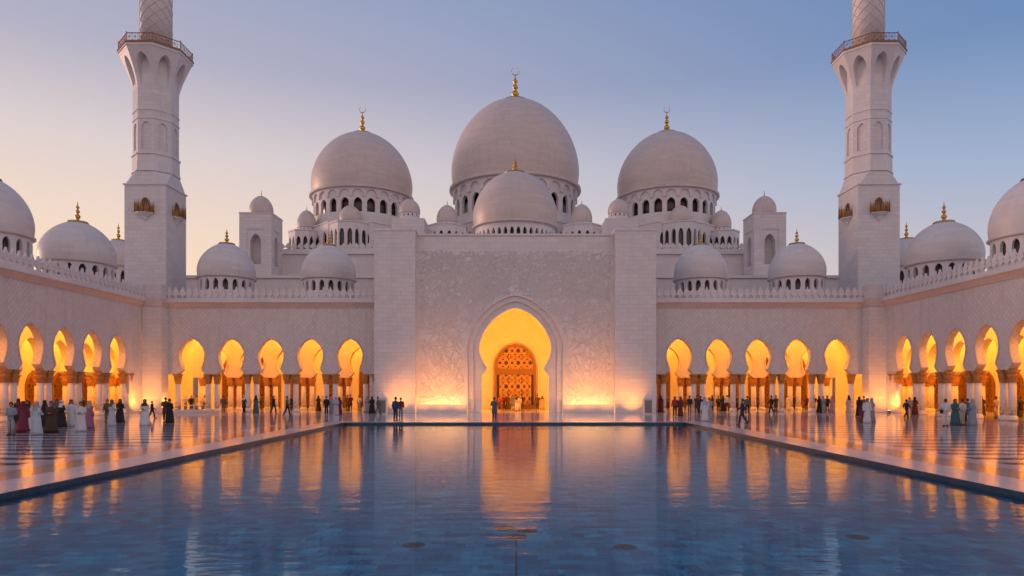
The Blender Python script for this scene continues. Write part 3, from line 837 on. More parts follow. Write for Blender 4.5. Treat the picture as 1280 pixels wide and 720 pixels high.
slab('roof_block', 536, 752, 107, 293, 12, UR-4)
# niche towers
for s_, px, lab in ((-1, 299, 'square niche tower with a small dome on the sunset side of the prayer hall'), (1, 942.5, 'square niche tower with a small dome on the blue-sky side of the prayer hall')):
    D = 100; w = 40.3*D/F; x0 = PX(px, D); cx = x0+w/2; zt = PZ(266.5, D)
    t = thing('niche_tower', lab, 'tower', (cx, D+w/2, 12), 0, 'niche towers')
    body = MB(); h = w/2
    pts = pointed_points(w*.17, 0, PZ(303,D)-PZ(330,D), PZ(292,D)-PZ(330,D), 9)
    zn = PZ(330, D); fz = PZ(286, D)
    for k in range(4):
        m1 = MB()
        ap = [(hh, z+zn) for hh, z in pts]
        arch_plate(m1, ap, w*.27, zn, fz, 0, 1.3, 0, back=False)
        m1.box(-w*.27, w*.27, 1.3, 1.35, zn-.1, fz)
        for a_, b_, c_, d_ in ((-h, -w*.27, zn, zt), (w*.27, h, zn, zt), (-w*.27, w*.27, fz, zt), (-h, h, 12, zn)):
            m1.face([(a_,-.10,c_),(b_,-.10,c_),(b_,-.10,d_),(a_,-.10,d_)])
        for a_ in (-w*.27, w*.27): m1.face([(a_,-.10,zn),(a_,0,zn),(a_,0,fz),(a_,-.10,fz)])
        m1.face([(-w*.27,-.10,fz),(w*.27,-.10,fz),(w*.27,0,fz),(-w*.27,0,fz)]); m1.face([(-w*.27,-.10,zn),(w*.27,-.10,zn),(w*.27,0,zn),(-w*.27,0,zn)])
        ca, sa = math.cos(k*PI/2), math.sin(k*PI/2)
        for f in m1.f:
            q = [m1.v[i] for i in f]
            body.face([((p[0]*ca-(p[1]-h+.1)*sa), (p[0]*sa+(p[1]-h+.1)*ca), p[2]-12) for p in q], [(p[0], p[2]) for p in q])
    body.face([(-h,-h,zt-12),(h,-h,zt-12),(h,h,zt-12),(-h,h,zt-12)])
    body.build('tower_body', M['ashlar'], t, fix=False)
    mb = MB(); mb.box(-h-.06, h+.06, -h-.06, h+.06, zt-12+.003, zt-12+.16); mb.build('coping', M['plain'], t)
    zd = zt-12+.16; Rr = 14.5*(D+w/2)/F
    mb = MB(); mb.lathe([(Rr*.95, zd+.002), (Rr*.95, zd+.25)], 32); mb.build('dome_seat', M['plain'], t)
    mb = MB(); mb.lathe([(r, z+zd+.24) for r, z in dome_profile(Rr, 23*(D+w/2)/F)], 40); mb.build('small_dome', M['dome'], t)
    mb = MB(); mb.lathe(finial_prof(1.0, .3), 10, (0,0,zd+.2+23*(D+w/2)/F)); mb.build('finial', M['gold'], t)

# ------------------------------------------------------------------ minarets
def minaret(label, cx, cy, s):
    t = thing('minaret', label, 'minaret', (cx, cy, 0), 0, 'minarets')
    h = 2.44
    zt = PZ(231, 80.0)
    mb = MB(); mb.box(-h, h, -h, h, 10, zt); mb.build('square_base', M['ashlar'], t)
    mb = MB(); mb.box(-h-.14, h+.14, -h-.14, h+.14, zt+.002, zt+.16); mb.build('base_moulding', M['plain'], t)
    # square to octagon
    tr = MB(); ap = h*.97; z1 = zt+1.7
    o8 = [(ap/math.cos(PI/8)*math.cos(PI/8+k*PI/4), ap/math.cos(PI/8)*math.sin(PI/8+k*PI/4)) for k in range(8)]
    sq = [(h,h),(-h,h),(-h,-h),(h,-h)]
    q8 = [(h, h*.92),(h*.92,h),(-h*.92,h),(-h,h*.92),(-h,-h*.92),(-h*.92,-h),(h*.92,-h),(h,-h*.92)]
    a = [(x, y, zt+.162) for x, y in q8]; b = [(x, y, z1) for x, y in o8]
    for k in range(8): tr.face([a[k], a[(k+1)%8], b[(k+1)%8], b[k]])
    tr.build('transition', M['ashlar'], t)
    ro = ap/math.cos(PI/8)
    z2 = PZ(199, 82.4)
    mb = MB(); mb.lathe([(ro*1.05,z1),(ro*1.05,z1+.14),(ro*1.01,z1+.15),(ro*1.0,z2-.12),(ro*1.05,z2-.11),(ro*1.05,z2+.05),(ro*.98,z2+.06)], 8, sm=False, a0=PI/8); mb.build('lower_band', M['plain'], t)
    z3 = PZ(157, 82.4); z4 = PZ(118, 82.4)
    # octagon stage with blind arches on each face
    oc = MB(); r8 = ro*.97; fw = 2*r8*math.sin(PI/8)
    pts = pointed_points(fw*.27, z2+.5, z3-1.0, z3-.35, 7)
    for k in range(8):
        a = PI/8+k*PI/4; b = a+PI/4
        p, q = Vector((r8*math.cos(a), r8*math.sin(a), 0)), Vector((r8*math.cos(b), r8*math.sin(b), 0))
        u = (q-p)/fw; nn = Vector((-u.y,u.x,0))
        m1 = MB(); arch_plate(m1, pts, fw/2, z2+.5, z3, 0, .14, fw/2, back=False)
        m1.face([(0,0,z2+.06),(fw,0,z2+.06),(fw,0,z2+.5),(0,0,z2+.5)])
        m1.face([(0,.14,z2+.06),(fw,.14,z2+.06),(fw,.14,z3),(0,.14,z3)])
        for f in m1.f: oc.face([tuple(p+u*m1.v[i][0]+nn*m1.v[i][1]+Vector((0,0,m1.v[i][2]))) for i in f], [(m1.v[i][0], m1.v[i][2]) for i in f])
    oc.build('octagon_stage', M['ashlar'], t, fix=False)
    mb = MB(); mb.lathe([(r8,z3),(r8*1.035,z3+.02),(r8*1.035,z3+.14),(r8,z3+.18),(r8,z3+1.0),(r8*1.035,z3+1.02),(r8*1.035,z3+1.14),(r8,z3+1.18),(r8,z4)], 8, sm=False, a0=PI/8); mb.build('upper_octagon', M['ashlar'], t)
    # flared gallery with an arched niche on each face
    z5 = PZ(75, 82.4); r5 = r8*1.60; fl = MB()
    zs = [z4 + (z5-z4)*i/14 for i in range(15)]
    rad = lambda z: r8 + (r5-r8)*(((z-z4)/(z5-z4))**1.35)
    def pos(k, u, z, depth):
        a = PI/8+k*PI/4; b = a+PI/4; r = rad(z)
        p = Vector((r*math.cos(a), r*math.sin(a), z)); q = Vector((r*math.cos(b), r*math.sin(b), z))
        m = p + (q-p)*(u+.5); c = Vector((0,0,z)); d = (c-m); d.z = 0
        return tuple(m + d.normalized()*depth)
    za = z4 + (z5-z4)*.10; zb_ = z4 + (z5-z4)*.86
    pts = pointed_points(.30, za, z4+(z5-z4)*.5, zb_, 8)
    zz = sorted(set(zs) | {z for hh, z in pts})
    for k in range(8):
        for a_, b_ in zip(zz, zz[1:]):
            if b_-a_ < 1e-5: continue
            ins = a_ >= za-1e-6 and b_ <= zb_+1e-6
            ia, ib = (hw_at(pts, a_) if ins else 0), (hw_at(pts, b_) if ins else 0)
            dp = lambda z: (rad(z)-r8)*.85 + .05
            for sg in (-1, 1):
                fl.face([pos(k, sg*ia, a_, 0), pos(k, sg*.5, a_, 0), pos(k, sg*.5, b_, 0), pos(k, sg*ib, b_, 0)])
                if ins:
                    fl.face([pos(k, sg*ia, a_, 0), pos(k, sg*ia, a_, dp(a_)), pos(k, sg*ib, b_, dp(b_)), pos(k, sg*ib, b_, 0)])
            if ins: fl.face([pos(k, -ia, a_, dp(a_)), pos(k, ia, a_, dp(a_)), pos(k, ib, b_, dp(b_)), pos(k, -ib, b_, dp(b_))])
    fl.build('flared_gallery', M['plain'], t, fix=False)
    mb = MB(); mb.lathe([(r5,z5),(r5*1.025,z5+.03),(r5*1.025,z5+.42),(r5*1.01,z5+.45),(0,z5+.46)], 8, sm=False, a0=PI/8); mb.build('gallery_floor', M['plain'], t)
    mb = MB(); mb.lathe([(r5*1.03,z5+.30),(r5*1.045,z5+.30),(r5*1.045,z5+.46),(r5*1.0,z5+.47)], 8, sm=False, a0=PI/8); mb.build('gallery_edge', M['bronze'], t)
    rl = MB(); zr = z5+.46
    for k in range(8):
        a = PI/8+k*PI/4; b = a+PI/4; rr = r5*1.0
        p, q = Vector((rr*math.cos(a), rr*math.sin(a), 0)), Vector((rr*math.cos(b), rr*math.sin(b), 0))
        for zc, th in ((zr+.95,.05),(zr+.55,.02),(zr+.12,.03)): rl.tube([tuple(p+Vector((0,0,zc))), tuple(q+Vector((0,0,zc)))], th, 5, sm=False)
        for i in range(9):
            m = p.lerp(q, i/9); rl.tube([(m.x,m.y,zr),(m.x,m.y,zr+(1.12 if i==0 else .95))], .055 if i == 0 else .022, 5, sm=False)
            if i % 2 == 0 and i < 8:
                n2 = p.lerp(q, (i+2)/9); rl.tube([(m.x,m.y,zr+.12),(n2.x,n2.y,zr+.95)], .018, 4, sm=False); rl.tube([(m.x,m.y,zr+.95),(n2.x,n2.y,zr+.12)], .018, 4, sm=False)
    rl.build('gallery_railing', M['bronze'], t)
    # round upper shaft with raised spiral ribs
    rs = 1.76; z6 = z5+.46; z7 = z6+17
    mb = MB(); mb.lathe([(rs,z6),(rs*.99,z6+8),(rs*.97,z7)], 40); mb.build('round_shaft', M['plain'], t)
    sp = MB()
    for dr_ in (-1, 1):
        for k in range(8):
            pts_ = [((rs+.012)*math.cos(dr_*w*.19*1.0+k*PI/4), (rs+.012)*math.sin(dr_*w*.19+k*PI/4), z6+w*.30) for w in range(57)]
            sp.tube(pts_, .04, 4, cap=False)
    sp.build('spiral_ribs', M['rose'], t)
    mb = MB(); mb.lathe([(rs,z7),(2.6,z7+2),(2.6,z7+2.4),(1.1,z7+2.4),(1.1,z7+6),(1.3,z7+6.1)], 24); mb.build('lantern', M['plain'], t)
    mb = MB(); mb.lathe([(r, z+z7+6.1) for r, z in dome_profile(1.25, 2.0)], 24); mb.build('lantern_cap', M['gold'], t)
    # gilded balconies on the faces of the base
    zB = PZ(266, 80)
    for (nx, ny, off) in ((0,-1,0.0),(-s,0,0.0),(s,0,0.0)):
        ang = math.atan2(ny, nx) + PI/2
        m_ = Matrix.Translation((nx*h, ny*h, 0)) @ Matrix.Rotation(ang, 4, 'Z')
        def tf(x, y, z): return tuple(m_ @ Vector((x, y, z)))
        c = MB(); c.lathe([(.10,zB-.95),(.28,zB-.75),(.45,zB-.45),(1.05,zB-.12),(1.08,zB)], 8, sm=False, a0=PI/8)
        c.v = [tf(x, min(.02, y*.85), z) for x, y, z in c.v]; bo = c.build('balcony', M['plain'], t)
        g = MB()
        seg = [(-1.0,0),(-.85,-.72),(-.3,-.92),(.3,-.92),(.85,-.72),(1.0,0)]
        for (x1,y1),(x2,y2) in zip(seg, seg[1:]):
            g.face([tf(x1,y1,zB),tf(x2,y2,zB),tf(x2,y2,zB+.62),tf(x1,y1,zB+.62)])
            nn = 3
            for i in range(nn+1):
                u = i/nn; xx, yy = x1+(x2-x1)*u, y1+(y2-y1)*u
                g.tube([tf(xx,yy,zB),tf(xx,yy,zB+.8),tf(xx,yy,zB+1.45 if i in (0,nn) else zB+1.1)], [.07,.06,.012], 5)
        g.build('gilded_railing', M['gilt'], bo, fix=False)
        dd = MB(); pt = pointed_points(.42, zB, zB+1.1, zB+1.75, 8)
        for sg in (-1,1):
            for (a_,za_),(b_,zb2) in zip(pt, pt[1:]): dd.face([tf(0,-.02,za_),tf(sg*a_,-.02,za_),tf(sg*b_,-.02,zb2),tf(0,-.02,zb2)])
        dd.build('doorway', M['void'], bo)
        ar = archivolt(pt, .10, -.06, .01); ar.v = [tf(*p) for p in ar.v]; ar.build('door_surround', M['gilt'], bo)
    return t
minaret('tall octagonal minaret with gilded balconies against the peach sunset sky', PX(155.5,80)+2.44, 82.44, -1)
minaret('tall octagonal minaret with gilded balconies against the clear blue sky', PX(1124.8,80)-2.44, 82.44, 1)

# ------------------------------------------------------------------ ground and pool
PXW = 13.3; PFY = 53.4; PNY = -9.0; WL = -.17; PD = -.60; WB = -.26
mb = MB()
G = 1500.0
for a, b, c, d in ((-G,-PXW,-G,G),(PXW,G,-G,G),(-PXW,PXW,PFY,G),(-PXW,PXW,-G,PNY)):
    mb.face([(a,c,-.004),(b,c,-.004),(b,d,-.004),(a,d,-.004)])
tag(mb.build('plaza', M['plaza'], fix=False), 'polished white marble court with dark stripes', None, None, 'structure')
mb = MB(); W2 = 1.75
for a, b, c, d in ((-PXW-W2,-PXW,PNY-W2,PFY+W2),(PXW,PXW+W2,PNY-W2,PFY+W2),(-PXW,PXW,PFY,PFY+W2),(-PXW,PXW,PNY-W2,PNY)):
    mb.face([(a,c,.0),(b,c,.0),(b,d,.0),(a,d,.0)])
tag(mb.build('pool_coping', M['coping'], fix=False), None, None, None, 'structure')
mb = MB(); e = .002
def rim(mb, a, b):
    for (p, q) in (((-PXW,PNY),(-PXW,PFY)), ((PXW,PNY),(PXW,PFY)), ((-PXW,PFY),(PXW,PFY)), ((-PXW,PNY),(PXW,PNY))):
        mb.face([(*p,a),(*q,a),(*q,b),(*p,b)])
rim(mb, 0, WB)
tag(mb.build('pool_wall', M['poolwall']), None, None, None, 'structure')
mb = MB(); mb.face([(-PXW,PNY,PD),(PXW,PNY,PD),(PXW,PFY,PD),(-PXW,PFY,PD)]); rim(mb, WB, PD)
tag(mb.build('pool_floor', M['poolfloor']), None, None, None, 'structure')
mb = MB(); mb.face([(-PXW,PNY,WL),(PXW,PNY,WL),(PXW,PFY,WL),(-PXW,PFY,WL)])
tag(mb.build('pool_water', M['water']), None, None, None, 'structure')
def floor_xy(px, py, z=PD):
    D = F*(CAMZ-z)/(py-HY); return PX(px, D), D
grates = [(517,681.5,'brown drain grate under water on the sunset side of the pool middle'),(781,684,'brown drain grate under water on the blue-sky side of the pool middle'),
          (1072,671.5,'brown drain grate under water towards the blue-sky edge of the pool'),(630,661,'brown drain grate of the middle cluster, farthest from the seam'),
          (659,664,'brown drain grate of the middle cluster, blue-sky side'),(645,671,'brown drain grate at the end of the pool floor seam')]
for px, py, lab in grates:
    x, D = floor_xy(px, py)
    t = thing('drain_grate', lab, 'drain', (x, D, PD), 0, 'drain grates on the pool floor')
    mb = MB(); mb.lathe([(.25,.003),(.25,.010),(.21,.012)], 20, sm=False); mb.build('rim', M['metal'], t)
    mb = MB(); mb.lathe([(.205,.0),(.205,.008),(.1,.012),(0,.012)], 20, sm=False); mb.build('grille', M['leafbrown'], t)
mb = MB(); x, D = floor_xy(645, 675); mb.box(x-.02, x+.02, PNY+.5, D, PD+.004, PD+.012)
tag(mb.build('floor_seam', M['metal']), 'thin dark seam strip along the middle of the pool floor', 'seam strip')

# ------------------------------------------------------------------ people
def cloth(name, col, rough=.85):
    return simple('cloth_'+name, col, rough, 0, 14, .22, bs=.15)
C = {k: cloth(k, v) for k, v in dict(white=(.62,.60,.62), cream=(.56,.50,.40), ice=(.46,.52,.60), grey=(.30,.30,.33), dgrey=(.10,.10,.11), black=(.016,.015,.018),
     navy=(.022,.032,.075), blue=(.025,.06,.12), teal=(.035,.12,.15), brown=(.085,.04,.02), maroon=(.11,.018,.03), red=(.30,.035,.03), crimson=(.20,.025,.055), pink=(.30,.13,.21),
     mauve=(.34,.22,.30), beige=(.42,.32,.22), olive=(.09,.10,.06), plum=(.05,.03,.06), lav=(.40,.37,.46), bluegrey=(.22,.28,.36)).items()}
M['skin'] = simple('skin', (.36,.20,.13), .55, 0, 10, .12, bs=0)
M['hair'] = simple('hair', (.02,.014,.012), .5, 0, 20, .3)
M['shoe'] = simple('shoe_leather', (.03,.02,.018), .45, 0, 10, .3)
SK = {}
def arm(s, pose):
    sh = (s*.195, 0, 1.435)
    if pose == 'front': return [sh, (s*.25, .06, 1.16), (s*.10, -.20, 1.10), (s*.03, -.26, 1.11)]
    if pose == 'walk': return [sh, (s*.25, .10*s+.02, 1.17), (s*.24, .22*s-.12, .96), (s*.235, .24*s-.15, .90)]
    if pose == 'phone' and s > 0: return [sh, (s*.27, -.02, 1.17), (s*.16, -.24, 1.32), (s*.12, -.28, 1.38)]
    return [sh, (s*.255, .03, 1.15), (s*.265, -.05, .90), (s*.262, -.08, .83)]
def leg(s, pose):
    if pose == 'walk': return [(s*.09,0,.93), (s*.10, -.12*s-.03, .51), (s*.10, -.27*s+.06, .09 if s > 0 else .11), (s*.11, -.27*s-.10, .035)]
    return [(s*.09,0,.93), (s*.105,-.01,.50), (s*.11,.03,.085), (s*.13,-.13,.03)]
def body_mesh(pose):
    if pose in SK: return SK[pose]
    V, E, RD = [], [], []
    def add(p, r, par=None):
        V.append(p); RD.append((r, r) if isinstance(r, (int,float)) else r)
        if par is not None: E.append((par, len(V)-1))
        return len(V)-1
    pel = add((0,0,.96), (.150,.105)); w = add((0,.0,1.10), (.130,.092), pel); ch = add((0,.0,1.30), (.160,.105), w); nb = add((0,.01,1.45), (.075,.07), ch)
    nk = add((0,.0,1.53), .052, nb); h1 = add((0,-.01,1.60), (.070,.078), nk); h2 = add((0,-.005,1.68), (.078,.092), h1); h3 = add((0,.0,1.745), (.052,.062), h2)
    add((0,-.105,1.635), .016, h1)
    for s in (-1, 1): add((s*.082,.01,1.65), .018, h2)
    for s in (-1, 1):
        A = arm(s, pose); p = ch; 
        for q, r in zip(A, (.062,.045,.030,.034)): p = add(q, r, p)
        d = (Vector(A[3])-Vector(A[2])).normalized(); side = d.cross(Vector((s,0,0))).normalized() if abs(d.x) < .9 else Vector((0,0,1))
        for i, ln in enumerate((.075,.085,.08,.06)):
            o = Vector(A[3]) + side*(i-1.5)*.018
            a = add(tuple(o+d*ln*.5), .009, p); add(tuple(o+d*ln+Vector((-s*.012,0,0))), .008, a)
        a = add(tuple(Vector(A[3])-side*.045+d*.02), .010, p); add(tuple(Vector(A[3])-side*.05+d*.05), .009, a)
        Lg = leg(s, pose); p = pel
        for q, r in zip(Lg, (.088,.060,.042,.038)): p = add(q, r, p)
    me = bpy.data.meshes.new('body'); me.from_pydata(V, E, [])
    o = bpy.data.objects.new('tmp', me); COL.objects.link(o)
    md = o.modifiers.new('s', 'SKIN'); md.use_smooth_shade = True
    for v, r in zip(me.skin_vertices[0].data, RD): v.radius = r
    me.skin_vertices[0].data[0].use_root = True
    o.modifiers.new('b', 'SUBSURF').levels = 1
    dg = bpy.context.evaluated_depsgraph_get(); dg.update()
    r = bpy.data.meshes.new_from_object(o.evaluated_get(dg)); r.name = 'body'
    bpy.data.objects.remove(o); r.materials.clear(); r.materials.append(M['skin'])
    SK[pose] = r; return r
def ring(cx, cy, z, rx, ry, n=20, fold=0.0, ph=0.0, nf=7):
    return [(cx+rx*(1+fold*math.sin(nf*2*PI*k/n+ph))*math.cos(2*PI*k/n), cy+ry*(1+fold*math.sin(nf*2*PI*k/n+ph))*math.sin(2*PI*k/n), z) for k in range(n)]
GM = {}
def garment(key, fn):
    if key not in GM:
        mb = fn(); me = mb.mesh(key[0]); me.materials.append(M['skin']); GM[key] = me
    return GM[key]
def g_robe(pose, wide, length=.012):
    def f():
        mb = MB(); k = 1.0+wide
        mb.loft([ring(0,.0,z,rx,ry,24,fd,z*2) for z, rx, ry, fd in ((1.50,.07,.065,0),(1.46,.15,.10,0),(1.40,.225,.13,0),(1.25,.21,.145,.01),(1.05,.20,.15,.015),(.85,.215*k,.165*k,.025),(.5,.235*k,.19*k,.05),(.2,.26*k,.215*k,.07),(length,.285*k,.235*k,.085))])
        for s in (-1,1):
            A = arm(s, pose); mb.tube(A[:3]+[tuple(Vector(A[2]).lerp(Vector(A[3]),.3))], [.085,.078,.085,.09], 8)
        return mb
    return f
def g_jacket(pose, low):
    def f():
        mb = MB()
        rows = [(1.50,.07,.065),(1.46,.15,.095),(1.41,.222,.125),(1.25,.205,.14),(1.08,.18,.125),(.95,.20,.14)]
        z = .95
        if low < .9: rows += [(.75,.215,.155),(low,.23,.17)]
        mb.loft([ring(0,.0,z,rx,ry,20,.012,z*3) for z, rx, ry in rows])
        for s in (-1,1): A = arm(s, pose); mb.tube(A[:3], [.08,.066,.05], 8)
        return mb
    return f
def g_trousers(pose):
    def f():
        mb = MB(); mb.loft([ring(0,0,z,rx,ry,16) for z, rx, ry in ((1.02,.165,.115),(.93,.18,.13),(.84,.17,.125))])
        for s in (-1,1): A = leg(s, pose); mb.tube([A[0],A[1],A[2]], [.10,.078,.07], 9)
        return mb
    return f
def headshell(mb, sx, z0, open_front, top=1.80, back=0.0):
    n = 16; rows = []
    zs = [z0 + (top-z0)*i/8 for i in range(9)]
    for z in zs:
        t = (z-1.68)/(.115*sx); r = math.sqrt(max(.0, 1-t*t)) if z > 1.68 else 1.0
        rows.append([( .092*sx*r*math.cos(2*PI*k/n), .108*sx*r*math.sin(2*PI*k/n)+(back*(1.68-z) if z < 1.68 else 0), z) for k in range(n)])
    for i in range(8):
        for k in range(n):
            k2 = (k+1) % n; a = 2*PI*(k+.5)/n
            if math.sin(a) < -.45 and open_front(zs[i]): continue
            mb.face([rows[i][k], rows[i][k2], rows[i+1][k2], rows[i+1][k]], None, True)
def g_scarf():
    mb = MB(); headshell(mb, 1.18, 1.52, lambda z: 1.56 < z < 1.72)
    mb.loft([ring(0,.0,z,rx,ry,20,.02,z) for z, rx, ry in ((1.57,.10,.10),(1.50,.14,.12),(1.43,.215,.15),(1.32,.235,.172))], cap=False); return mb
def g_ghutra():
    mb = MB(); headshell(mb, 1.2, 1.50, lambda z: z < 1.73, back=.35)
    pts = [ring(0,.06,z,rx,ry,16,.03,z) for z, rx, ry in ((1.56,.12,.10),(1.45,.20,.12),(1.25,.20,.13))]
    b = MB(); b.loft(pts, cap=False)
    for f in b.f:
        q = [b.v[i] for i in f]
        if sum(p[1] for p in q)/4 > .03: mb.face(q, None, True)
    return mb
def g_cord():
    mb = MB()
    for z in (1.745,1.765): mb.tube([(.098*math.cos(2*PI*k/16), .112*math.sin(2*PI*k/16), z) for k in range(17)], .012, 5)
    return mb
def g_hair():
    mb = MB(); headshell(mb, 1.07, 1.60, lambda z: z < 1.71); return mb
def g_shoe(pose, s):
    def f():
        mb = MB(); A = leg(s, pose); p, q = Vector(A[2]), Vector(A[3]); z = max(.0, p.z-.085)
        mb.loft([[(p.x+w*math.cos(2*PI*k/10)*1.0, y, z+hh*(.5+.5*math.sin(2*PI*k/10))) for k in range(10)] for y, w, hh in ((p.y+.07,.03,.06),(p.y+.03,.048,.10),(p.y-.08,.05,.085),(p.y-.17,.045,.055),(p.y-.21,.02,.03))]); return mb
    return f
def g_bag():
    mb = MB(); mb.box(.20,.34,-.05,.11,.82,1.06); mb.tube([(.27,.03,1.06),(.24,.02,1.3),(.10,.0,1.5),(-.1,.0,1.47)], .012, 5); return mb
def person(x, y, kind, cols, label, rz=0.0, sc_=1.0, extra=None):
    t = thing('person', label, 'person', (x, y, 0), rz, None)
    t.scale = (sc_, sc_, sc_)
    def put(nm, key, fn, mat, par=t):
        o = link(nm, garment(key, fn), par); o.material_slots[0].link = 'OBJECT'; o.material_slots[0].material = mat; return o
    c = list(cols) + [cols[-1]]*3
    pose = {'thobe':'stand','robe':'front','abaya':'front','dress':'stand','man':'stand','walk':'walk','coat':'front','phone':'phone','bare':'front'}[kind]
    link('body', body_mesh(pose), t)
    if kind in ('thobe','robe','abaya','dress'):
        wide = {'thobe':.0,'robe':.12,'abaya':.22,'dress':.12}[kind]
        put('robe', ('robe',pose,wide), g_robe(pose,wide), C[c[0]])
    elif kind == 'coat':
        put('coat', ('coat',pose), g_jacket(pose,.55), C[c[0]]); put('trousers', ('trousers',pose), g_trousers(pose), C[c[1]])
    else:
        put('jacket', ('jacket',pose), g_jacket(pose,.92), C[c[0]]); put('trousers', ('trousers',pose), g_trousers(pose), C[c[1]])
    if kind in ('man','walk','coat','phone','bare'):
        for s in (-1,1): put('shoe', ('shoe',pose,s), g_shoe(pose,s), M['shoe'])
    hd = c[2] if kind in ('man','walk','coat','phone','bare') else c[1]
    if hd == 'hair': put('hair', ('hair',), g_hair, M['hair'])
    elif kind == 'thobe':
        o = put('headscarf', ('ghutra',), g_ghutra, C[hd]); put('head_cord', ('cord',), g_cord, C['black'], o)
    else: put('headscarf', ('scarf',), g_scarf, C[hd])
    if extra == 'bag': put('bag', ('bag',), g_bag, C['black'])
    return t
S_, B_ = 'on the sunset side', 'on the blue-sky side'
